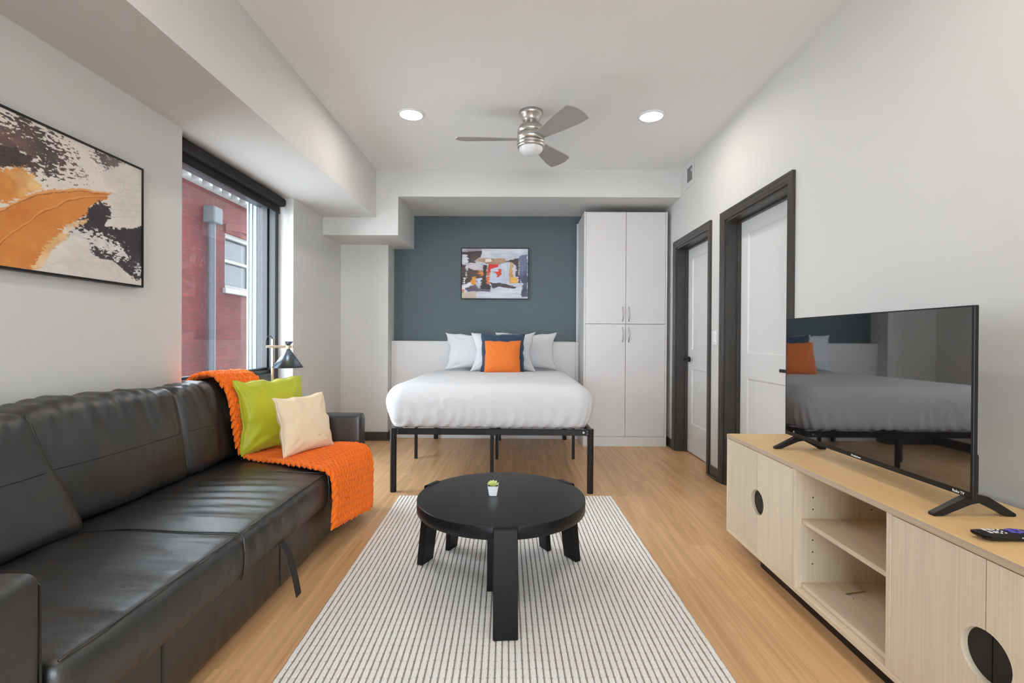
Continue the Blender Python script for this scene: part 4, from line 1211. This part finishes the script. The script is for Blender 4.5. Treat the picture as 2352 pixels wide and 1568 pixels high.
# ================================================================== MEDIA CONSOLE
F0, F1 = 1.18, 1.575
cy0, cy1, cz0, cz1 = 0.885, 2.714, 0.080, 0.620
mc = thing('media_console', 'long limed oak media console under the television', 'console', ((F0 + F1) / 2, (cy0 + cy1) / 2, 0))
bm = B(); box(bm, (F0, cy0, cz1 - 0.022), (F1, cy1, cz1), 0.0015, 1); tpp = obj('top', bm, M['oak_warm_lit'], mc)
bm = B(); box(bm, (F0 - 0.0015, cy0 + 0.001, cz1 - 0.0215), (F0 + 0.0002, cy1 - 0.001, cz1 - 0.001)); obj('edge_band', bm, M['oak_e'], tpp)
bm = B(); box(bm, (F0, cy0 + 0.018, cz0), (F1, cy1 - 0.018, cz0 + 0.022), 0.0015, 1); obj('bottom', bm, M['oak_p'], mc)
dv = (1.540, 2.062)
for y0, y1 in ((cy0, cy0 + 0.018), (cy1 - 0.018, cy1)):
    bm = B(); box(bm, (F0, y0, cz0), (F1, y1, cz1 - 0.022), 0.0012, 1); obj('side_panel', bm, M['oak_v'], mc)
for y in dv:
    bm = B(); box(bm, (F0, y - 0.010, cz0 + 0.022), (F1 - 0.012, y + 0.010, cz1 - 0.022), 0.0012, 1); obj('divider', bm, M['oak_v'], mc)
bm = B(); box(bm, (F1 - 0.012, cy0 + 0.018, cz0 + 0.022), (F1 - 0.002, cy1 - 0.018, cz1 - 0.022)); obj('back_panel', bm, M['oak_v'], mc)
bm = B(); box(bm, (F0 + 0.028, dv[0] + 0.0105, 0.372), (F1 - 0.013, dv[1] - 0.0105, 0.390), 0.001, 1); obj('shelf', bm, M['oak_p'], mc)
bm = B(); box(bm, (F0 + 0.028, dv[0] + 0.0105, cz0 + 0.023), (F1 - 0.013, dv[1] - 0.0105, 0.121), 0.001, 1); obj('shelf', bm, M['oak_p'], mc)
bm = B(); box(bm, (F0 + 0.058, 1.15, 0.0), (F1 - 0.03, 2.45, cz0), 0.002, 1); obj('plinth', bm, M['black'], mc)
bm = B()
for z in (0.20, 0.25, 0.30, 0.43, 0.48):
    for x in (F0 + 0.075, F1 - 0.075): cyl(bm, (x, dv[1] - 0.0102, z), 0.0032, 0.0012, 'Y', 10)
pg_ = obj('peg_holes', bm, M['gap'], mc); pg_['kind'] = 'stuff'
def cdoor(y0, y1, notch_high, rad, zc=0.350):
    z0, z1 = cz0 + 0.024, cz1 - 0.0255
    n = 20
    if notch_high:   # half circle cut in the edge at y1
        poly = [(y0, z0), (y1, z0)] + [(y1 - rad * math.sin(PI * k / n), zc - rad * math.cos(PI * k / n)) for k in range(n + 1)] + [(y1, z1), (y0, z1)]
        cup = [(y1, zc - rad - 0.004)] + [(y1 - (rad + 0.004) * math.sin(PI * k / n), zc - (rad + 0.004) * math.cos(PI * k / n)) for k in range(1, n)] + [(y1, zc + rad + 0.004)]
    else:
        poly = [(y1, z0), (y1, z1), (y0, z1)] + [(y0 + rad * math.sin(PI * k / n), zc + rad * math.cos(PI * k / n)) for k in range(n + 1)] + [(y0, z0)]
        cup = [(y0, zc - rad - 0.004)] + [(y0 + (rad + 0.004) * math.sin(PI * k / n), zc - (rad + 0.004) * math.cos(PI * k / n)) for k in range(1, n)] + [(y0, zc + rad + 0.004)]
    bm = B(); prism(bm, poly, 'X', F0 + 0.001, F0 + 0.019)
    d = obj('door', bm, M['oak_v'], mc)
    bm = B(); prism(bm, cup, 'X', F0 + 0.0192, F0 + 0.025); obj('finger_pull', bm, M['blackpl'], d)
cdoor(cy0 + 0.0195, 1.2215, True, 0.066); cdoor(1.2240, dv[0] - 0.0115, False, 0.066)
cdoor(dv[1] + 0.0115, 2.3735, True, 0.060); cdoor(2.3760, cy1 - 0.0195, False, 0.060)

hk = obj('hex_key', tube(B(), [(1.338, 1.922, 0.1235), (1.326, 1.950, 0.1235), (1.330, 1.956, 0.1235), (1.424, 1.980, 0.1235), (1.430, 1.985, 0.1235), (1.421, 2.012, 0.1235)], 0.0024, 8), M['handle'])
tag(hk, 'small bent steel hex key lying on the bottom shelf of the console', 'tool')

# ================================================================== TELEVISION
tv = thing('television', 'black flat screen television on the oak console', 'television', (1.365, 1.93, cz1))
ty0, ty1, tz0, tz1, tx = 1.436, 2.428, 0.676, 1.248, 1.345
bm = B(); box(bm, (tx, ty0, tz0), (tx + 0.014, ty1, tz1), 0.002); obj('bezel', bm, M['blackpl'], tv)
bm = B(); box(bm, (tx - 0.0008, ty0 + 0.007, tz0 + 0.019), (tx + 0.002, ty1 - 0.007, tz1 - 0.005)); obj('screen', bm, M['screen'], tv)
bm = B(); box(bm, (tx + 0.014, ty0 + 0.022, tz0 + 0.004), (tx + 0.044, ty1 - 0.09, tz0 + 0.13), 0.010, 3); box(bm, (tx + 0.014, ty0 + 0.12, tz0 + 0.1), (tx + 0.05, ty1 - 0.12, tz0 + 0.34), 0.01); obj('rear_housing', bm, M['blackpl'], tv)
def tvfoot(y):
    bm = B(); zc = cz1 + 0.0005; xa, xb = 1.245, 1.490; xm_ = tx + 0.022
    poly = [(xa, zc), (xa + 0.03, zc), (xm_ - 0.010, zc + 0.036), (xm_ + 0.012, zc + 0.042), (xm_ + 0.030, zc + 0.036), (xb - 0.03, zc), (xb, zc), (xb, zc + 0.008), (xm_ + 0.042, zc + 0.058), (xm_ + 0.01, zc + 0.064), (xm_ - 0.012, zc + 0.062), (xm_ - 0.03, zc + 0.055), (xa, zc + 0.008)]
    prism(bm, poly, 'Y', y - 0.011, y + 0.011)
    bmesh.ops.bevel(bm, geom=list(bm.edges), offset=0.002, segments=1, affect='EDGES')
    obj('foot', bm, M['blackpl'], tv)
tvfoot(1.462); tvfoot(2.345)
bm = B(); cyl(bm, (tx - 0.001, ty1 - 0.075, tz0 + 0.024), 0.005, 0.001, 'X', 16); obj('sensor', bm, M['grille'], tv)
def lettering(txt, y, z, size, parent):
    cu = bpy.data.curves.new('lettering', 'FONT'); cu.body = txt; cu.size = size; cu.extrude = 0.0002; cu.align_x = 'CENTER'; cu.align_y = 'CENTER'; cu.offset = 0.0003
    cu.materials.append(M['ceramic'])
    to = bpy.data.objects.new('lettering_curve', cu)
    me = bpy.data.meshes.new_from_object(to); bpy.data.objects.remove(to)
    o = bpy.data.objects.new('lettering', me); C.objects.link(o); o.parent = parent
    mw = Matrix(((0, 0, -1, tx - 0.0006), (-1, 0, 0, y), (0, 1, 0, z), (0, 0, 0, 1)))
    o.matrix_basis = INV[parent] @ mw
    return o
lettering('Westinghouse', 1.925, tz0 + 0.0085, 0.0095, tv)
lettering('Roku TV', 1.482, tz0 + 0.0085, 0.011, tv)

# ================================================================== REMOTE
rm = thing('remote_control', 'black remote control with a purple pad at the console front edge', 'remote', (1.295, 1.285, cz1))
def remote_fn(P, Nn):
    P = P.copy(); c = np.clip((1.245 - P[:, 0]) / 0.03, 0, 1)
    P[:, 2] += np.where(P[:, 2] < cz1 + 0.012, 0.008 * c, 0)
    return P
V, F = soft_box((1.215, 1.266, cz1 + 0.001), (1.360, 1.308, cz1 + 0.021), 0.0085, (20, 6, 3), remote_fn)
body = obj_np('body', V, F, M['blackpl'], rm)
pur = plain('purple_rubber', (0.10, 0.075, 0.42), 0.5)
zt_ = cz1 + 0.0205
bm = B(); box(bm, (1.300, 1.278, zt_), (1.335, 1.288, zt_ + 0.003), 0.001); box(bm, (1.300, 1.291, zt_), (1.335, 1.300, zt_ + 0.003), 0.001); box(bm, (1.312, 1.274, zt_), (1.322, 1.303, zt_ + 0.003), 0.001); obj('direction_pad', bm, pur, rm)
bm = B()
for x in (1.242, 1.256): 
    for y in (1.275, 1.292): box(bm, (x, y, zt_), (x + 0.008, y + 0.011, zt_ + 0.0012), 0.0004, 1)
obj('app_button', bm, M['ceramic'], rm)
bm = B()
for x in (1.270, 1.282):
    for y in (1.275, 1.286, 1.297): cyl(bm, (x, y, zt_ + 0.0008), 0.0025, 0.0016, 'Z', 10)
obj('round_button', bm, M['ceramic'], rm)
bm = B()
for x in (1.316, 1.330): cyl(bm, (x, 1.2656, cz1 + 0.012), 0.0016, 0.001, 'Y', 10)
obj('side_button', bm, M['ceramic'], rm)

# ================================================================== PICTURES
def sdf(poly, U, Vv):
    """signed distance, positive inside"""
    P = np.array(poly); n = len(P)
    d = np.full(U.shape, 1e9); ins = np.zeros(U.shape, bool)
    for i in range(n):
        a, b = P[i], P[(i + 1) % n]; e = b - a
        wx, wy_ = U - a[0], Vv - a[1]
        t = np.clip((wx * e[0] + wy_ * e[1]) / (e @ e + 1e-12), 0, 1)
        d = np.minimum(d, np.hypot(wx - e[0] * t, wy_ - e[1] * t))
        c = ((a[1] > Vv) != (b[1] > Vv)) & (U < (b[0] - a[0]) * (Vv - a[1]) / (b[1] - a[1] + 1e-12) + a[0])
        ins ^= c
    return np.where(ins, d, -d)

def s2l(c):
    c = np.array(c, float) / 255.0
    return np.where(c <= 0.04045, c / 12.92, ((c + 0.055) / 1.055) ** 2.4)

def canvas(name, nu, nv, col, pos, parent):
    """flat printed sheet: grid with one colour per vertex. pos(u, v) gives points"""
    u, v = np.meshgrid(np.linspace(0, 1, nu), np.linspace(0, 1, nv)); P = pos(u.ravel(), v.ravel())
    F = [(j * nu + i, j * nu + i + 1, (j + 1) * nu + i + 1, (j + 1) * nu + i) for j in range(nv - 1) for i in range(nu - 1)]
    o = obj_np(name, P, F, M['print'], parent, smooth=False)
    at = o.data.color_attributes.new('print', 'FLOAT_COLOR', 'POINT')
    rgba = np.c_[np.clip(col, 0, 1), np.ones(len(col))]
    at.data.foreach_set('color', rgba.astype(np.float32).ravel())
    return o

# large abstract over the sofa
PY0, PY1, PZ0, PZ1, PX = 1.59, 2.488, 1.393, 2.003, -1.925
big = thing('framed_picture', 'large black framed abstract in orange, black and cream above the sofa', 'picture', (PX, (PY0 + PY1) / 2, PZ0))
bm = B(); fw = 0.010
for lo, hi in (((XL, PY0, PZ0), (PX + 0.004, PY1, PZ0 + fw)), ((XL, PY0, PZ1 - fw), (PX + 0.004, PY1, PZ1)), ((XL, PY0, PZ0 + fw), (PX + 0.004, PY0 + fw, PZ1 - fw)), ((XL, PY1 - fw, PZ0 + fw), (PX + 0.004, PY1, PZ1 - fw))): box(bm, lo, hi)
obj('frame', bm, M['blackpl'], big)
nu, nv = 540, 370
u, v = np.meshgrid(np.linspace(0, 1, nu), np.linspace(0, 1, nv)); u = u.ravel(); v = v.ravel()
cy = PY0 + fw + u * (PY1 - PY0 - 2 * fw); cz = PZ0 + fw + v * (PZ1 - PZ0 - 2 * fw)
cu_ = (cy - 1.61) / 0.9; cv_ = (cz - 1.40) / 0.61
q = np.stack([cu_, cv_, np.zeros_like(cu_)], 1)
wx = cu_ + 0.012 * fbm(q * 9, 4, 1); wv_ = cv_ + 0.012 * fbm(q * 9, 4, 2)
qf = np.stack([cu_ * 60 + cv_ * 25, cv_ * 90 - cu_ * 20, 0 * cu_], 1)
dry = fbm(qf, 3, 7)                                              # dry-brush texture
col = np.tile(s2l((222, 213, 203)), (len(u), 1)) * (1 + 0.03 * fbm(q * 6, 3, 4))[:, None]
def paint(poly, c, hard=0.004, brush=0.0, c2=None, tex=0.05, fq=q * 30):
    global col
    d = sdf(poly, wx, wv_)
    m = np.clip((d + brush * dry) / max(hard, 0.006 + 0.25 * brush) + 0.5, 0, 1)[:, None]
    cc = np.tile(s2l(c), (len(u), 1))
    if c2 is not None:
        k = np.clip(0.5 + 0.8 * fbm(q * 5, 4, 11), 0, 1)[:, None]; cc = cc * (1 - k) + s2l(c2) * k
    cc = cc * (1 + tex * fbm(fq, 3, 5))[:, None]
    col = col * (1 - m) + cc * m
paint([(0.079, 0.746), (0.172, 0.878), (0.24, 0.934), (0.313, 0.964), (0.371, 0.931), (0.432, 0.91), (0.497, 0.852), (0.533, 0.756), (0.453, 0.711), (0.381, 0.692), (0.332, 0.647), (0.258, 0.615), (0.172, 0.539), (0.079, 0.498)], (106, 84, 78), 0.02, 0.115, (66, 56, 58), 0.22)
paint([(0.16, 0.70), (0.25, 0.75), (0.34, 0.74), (0.36, 0.68), (0.30, 0.63), (0.2, 0.60)], (60, 50, 50), 0.01, 0.02, (84, 66, 62), 0.1)
paint([(0.156, 0.549), (0.258, 0.636), (0.313, 0.655), (0.351, 0.587), (0.395, 0.531), (0.294, 0.452), (0.206, 0.395), (0.156, 0.361)], (206, 135, 62), 0.006, 0.02, (232, 190, 130), 0.12)
paint([(-0.007, -0.115), (-0.007, 0.075), (0.109, 0.235), (0.206, 0.354), (0.294, 0.461), (0.432, 0.565), (0.613, 0.648), (0.764, 0.69), (0.743, 0.645), (0.651, 0.531), (0.614, 0.471), (0.519, 0.35), (0.464, 0.256), (0.416, 0.153), (0.381, 0.02), (0.206, -0.02)], (205, 122, 52), 0.004, 0.006, (216, 138, 64), 0.03)
# ridges of thick paint following the sweep
def ridge(pts, w, c):
    global col
    P = np.array(pts); d = np.full(u.shape, 1e9)
    for a, b in zip(P, P[1:]):
        e = b - a; t = np.clip(((wx - a[0]) * e[0] + (wv_ - a[1]) * e[1]) / (e @ e), 0, 1)
        d = np.minimum(d, np.hypot(wx - a[0] - e[0] * t, wv_ - a[1] - e[1] * t))
    m = np.clip(1.2 - d / w, 0, 1)[:, None] * np.clip(0.8 + 0.5 * dry, 0, 1)[:, None]
    col = col * (1 - m) + s2l(c) * m
ridge([(0.109, 0.225), (0.206, 0.344), (0.294, 0.451), (0.432, 0.556), (0.613, 0.640), (0.764, 0.685)], 0.010, (226, 164, 100))
ridge([(0.12, 0.24), (0.206, 0.335), (0.294, 0.440), (0.432, 0.545), (0.613, 0.628), (0.75, 0.672)], 0.004, (150, 84, 34))
ridge([(0.20, 0.11), (0.28, 0.26), (0.36, 0.38), (0.48, 0.50), (0.62, 0.59), (0.73, 0.64)], 0.004, (172, 98, 40))
ridge([(0.20, 0.125), (0.28, 0.272), (0.36, 0.391), (0.48, 0.511), (0.62, 0.60), (0.73, 0.65)], 0.004, (228, 160, 92))
paint([(0.628, 0.509), (0.70, 0.59), (0.745, 0.58), (0.748, 0.495), (0.716, 0.417), (0.80, 0.43), (0.974, 0.508), (0.99, 0.065), (0.918, 0.05), (0.857, 0.096), (0.757, 0.143), (0.651, 0.168), (0.614, 0.27), (0.531, 0.30), (0.475, 0.224), (0.497, 0.297), (0.554, 0.372)], (62, 56, 62), 0.005, 0.014, (48, 44, 50), 0.08)
paint([(0.336, 0.014), (0.381, 0.144), (0.453, 0.268), (0.531, 0.365), (0.626, 0.434), (0.614, 0.408), (0.531, 0.312), (0.474, 0.211), (0.438, 0.112), (0.405, 0.017)], (238, 208, 168), 0.006, 0.012, (222, 176, 120), 0.08)
paint([(0.50, 0.30), (0.60, 0.335), (0.716, 0.334), (0.799, 0.318), (0.861, 0.217), (0.80, 0.18), (0.776, 0.21), (0.677, 0.235), (0.60, 0.262)], (218, 214, 210), 0.012, 0.055, None, 0.1)
paint([(0.383, 0.026), (0.416, 0.124), (0.453, 0.19), (0.50, 0.235), (0.602, 0.246), (0.651, 0.168), (0.771, 0.15), (0.857, 0.09), (0.937, 0.0), (0.93, -0.05), (0.614, -0.05), (0.38, -0.05)], (216, 207, 199), 0.004, 0.006, (226, 218, 211), 0.05)
paint([(0.640, 0.985), (0.775, 0.99), (0.88, 0.985), (0.80, 0.897), (0.715, 0.843)], (120, 108, 106), 0.03, 0.05, (84, 76, 78), 0.15)
paint([(0.702, 0.826), (0.775, 0.897), (0.841, 0.953), (0.99, 0.974), (0.99, 0.533), (0.93, 0.50), (0.887, 0.457), (0.743, 0.425), (0.722, 0.436), (0.755, 0.493), (0.765, 0.603), (0.729, 0.649), (0.776, 0.71), (0.715, 0.75)], (212, 203, 195), 0.006, 0.004, (226, 218, 210), 0.04)
for k in range(6):
    ridge([(0.73 + 0.02 * k, 0.50 + 0.055 * k), (0.84, 0.53 + 0.06 * k), (0.97, 0.58 + 0.055 * k)], 0.006, (203, 194, 187))
for k in range(5):
    ridge([(0.43 + 0.07 * k, 0.06 + 0.02 * k), (0.50 + 0.07 * k, 0.13), (0.58 + 0.06 * k, 0.12 - 0.02 * k)], 0.006, (207, 198, 190))
paint([(0.935, 0.10), (0.965, 0.13), (0.965, 0.16), (0.94, 0.165)], (205, 202, 200), 0.01, 0.05)
canvas('canvas_print', nu, nv, col, lambda a, b: np.stack([np.full_like(a, PX), PY0 + fw + a * (PY1 - PY0 - 2 * fw), PZ0 + fw + b * (PZ1 - PZ0 - 2 * fw)], 1), big)

# small abstract over the bed
QX0, QX1, QZ0, QZ1, QY = -0.645, 0.146, 1.600, 2.199, 5.645
sm = thing('framed_picture', 'small black framed abstract on the slate blue wall', 'picture', ((QX0 + QX1) / 2, QY, QZ0))
bm = B(); fw = 0.012
for lo, hi in (((QX0, QY - 0.004, QZ0), (QX1, YB - 0.001, QZ0 + fw)), ((QX0, QY - 0.004, QZ1 - fw), (QX1, YB - 0.001, QZ1)), ((QX0, QY - 0.004, QZ0 + fw), (QX0 + fw, YB - 0.001, QZ1 - fw)), ((QX1 - fw, QY - 0.004, QZ0 + fw), (QX1, YB - 0.001, QZ1 - fw))): box(bm, lo, hi)
obj('frame', bm, M['blackpl'], sm)
nu, nv = 300, 230
u, v = np.meshgrid(np.linspace(0, 1, nu), np.linspace(0, 1, nv)); u = u.ravel(); v = v.ravel()
q = np.stack([u, v, 0 * u], 1)
wx = u + 0.010 * fbm(q * 12, 4, 31); wv_ = v + 0.010 * fbm(q * 12, 4, 32)
dry = fbm(np.stack([u * 14, v * 70, 0 * u], 1), 3, 37)
col = np.tile(s2l((190, 192, 205)), (len(u), 1))
hb_ = np.stack([u * 6, v * 60, 0 * u], 1); vb_ = np.stack([u * 70, v * 6, 0 * u], 1)
def C2(pts): return [((x - 118) / 1782.0, 1 - (y - 100) / 1365.0) for x, y in pts]
def p2(pts, c, c2=None, brush=0.01, hard=0.006, fq=None, tex=0.12): paint(C2(pts), c, hard, brush, c2, tex, hb_ if fq is None else fq)
p2([(100, 80), (680, 80), (640, 190), (100, 210)], (178, 172, 184), (150, 140, 150))
p2([(100, 190), (640, 170), (640, 340), (560, 370), (460, 440), (520, 500), (100, 500)], (84, 66, 66), (62, 48, 50))
p2([(100, 250), (230, 265), (300, 360), (260, 480), (100, 520)], (214, 214, 220), None, 0.02)
p2([(660, 100), (1920, 80), (1920, 280), (1650, 300), (1600, 340), (1280, 350), (900, 350), (640, 340)], (192, 196, 210), (212, 214, 222))
p2([(100, 520), (230, 540), (300, 640), (330, 900), (260, 1080), (100, 1110)], (84, 64, 62), (60, 46, 48), fq=vb_)
p2([(210, 500), (640, 480), (700, 560), (690, 690), (480, 700), (290, 640)], (200, 194, 204), (170, 160, 172))
p2([(300, 640), (480, 700), (700, 700), (700, 640), (780, 620), (800, 900), (900, 1120), (900, 1240), (640, 1240), (500, 1000), (250, 1030), (240, 900)], (78, 64, 58), (54, 46, 46))
p2([(470, 430), (600, 370), (900, 370), (1280, 370), (1300, 460), (1150, 530), (850, 530), (760, 520), (700, 480)], (176, 142, 116), (150, 116, 92))
p2([(740, 390), (880, 380), (900, 420), (770, 460)], (226, 218, 208), None, 0.02)
p2([(560, 700), (690, 710), (690, 850), (590, 800), (550, 760)], (206, 120, 58), (222, 140, 74), 0.03)
p2([(780, 690), (870, 690), (880, 1080), (800, 1110)], (212, 112, 50), (184, 84, 36), 0.02, fq=vb_)
p2([(690, 560), (790, 580), (800, 1080), (900, 1120), (900, 1200), (640, 1200), (700, 900)], (66, 54, 50), (50, 44, 44), 0.012, fq=vb_)
p2([(800, 690), (860, 700), (870, 1070), (800, 1090)], (214, 116, 52), (190, 92, 40), 0.03, fq=vb_)
p2([(880, 640), (1100, 560), (1240, 490), (1400, 500), (1410, 1050), (930, 1030), (900, 840)], (206, 212, 216), (186, 194, 210), 0.008, fq=vb_)
p2([(1100, 850), (1410, 840), (1410, 1040), (930, 1030), (930, 960)], (176, 186, 208), (190, 196, 212))
p2([(840, 530), (1100, 540), (1080, 600), (900, 650), (890, 830), (860, 760), (800, 680)], (216, 56, 36), (200, 44, 30), 0.008)
p2([(1080, 680), (1130, 640), (1180, 680), (1170, 820), (1080, 900), (1060, 780), (920, 740), (1080, 720)], (210, 64, 40), None, 0.01)
p2([(1400, 480), (1500, 470), (1540, 600), (1540, 900), (1440, 1060), (1400, 1050)], (204, 160, 112), (190, 140, 90), 0.01, fq=vb_)
p2([(1500, 510), (1580, 520), (1570, 840), (1500, 890)], (212, 212, 218), None, 0.02)
p2([(1300, 440), (1500, 380), (1650, 360), (1660, 860), (1560, 860), (1580, 600), (1480, 470)], (74, 60, 60), (56, 48, 52), 0.015)
p2([(1650, 300), (1890, 260), (1890, 1060), (1760, 1080), (1680, 960), (1650, 800)], (106, 116, 142), (72, 76, 96), 0.012, fq=vb_)
p2([(1440, 890), (1620, 880), (1620, 1060), (1420, 1060)], (222, 156, 62), (232, 176, 92), 0.01)
p2([(1630, 860), (1690, 870), (1680, 1060), (1630, 1050)], (62, 54, 60), None, 0.01)
p2([(900, 1030), (1300, 1060), (1580, 1160), (1570, 1210), (1200, 1160), (930, 1190)], (70, 62, 62), (56, 50, 52), 0.012)
p2([(400, 870), (500, 880), (520, 1090), (400, 1110), (350, 1040)], (222, 146, 56), (206, 126, 48), 0.012)
p2([(100, 1150), (340, 1020), (390, 1080), (200, 1180), (200, 1300), (120, 1260)], (222, 214, 214), None, 0.01)
p2([(200, 1190), (500, 1090), (640, 1200), (900, 1210), (930, 1290), (560, 1280), (300, 1290)], (80, 74, 90), (98, 92, 108), 0.012)
p2([(510, 930), (650, 920), (650, 1060), (600, 1200), (540, 1180)], (200, 206, 222), (160, 166, 186), 0.02, fq=vb_)
p2([(910, 1210), (1100, 1160), (1500, 1210), (1740, 1140), (1720, 1440), (520, 1460), (540, 1280), (900, 1290)], (206, 206, 214), (192, 192, 202), 0.008)
p2([(100, 1290), (520, 1290), (520, 1470), (100, 1470)], (206, 192, 180), (186, 168, 150), 0.01)
p2([(100, 1220), (180, 1220), (180, 1300), (120, 1310)], (196, 130, 90), None, 0.01)
p2([(1740, 1140), (1770, 1040), (1890, 1060), (1890, 1440), (1730, 1440)], (76, 76, 94), (100, 100, 120), 0.012, fq=vb_)
for xs in (215, 245): p2([(xs, 560), (xs + 16, 560), (xs + 20, 900), (xs + 4, 900)], (212, 208, 204), None, 0.006)
p2([(170, 900), (205, 900), (205, 1090), (165, 1100)], (206, 202, 200), None, 0.015)
canvas('canvas_print', nu, nv, col, lambda a, b: np.stack([QX0 + fw + a * (QX1 - QX0 - 2 * fw), np.full_like(a, QY), QZ0 + fw + b * (QZ1 - QZ0 - 2 * fw)], 1), sm)
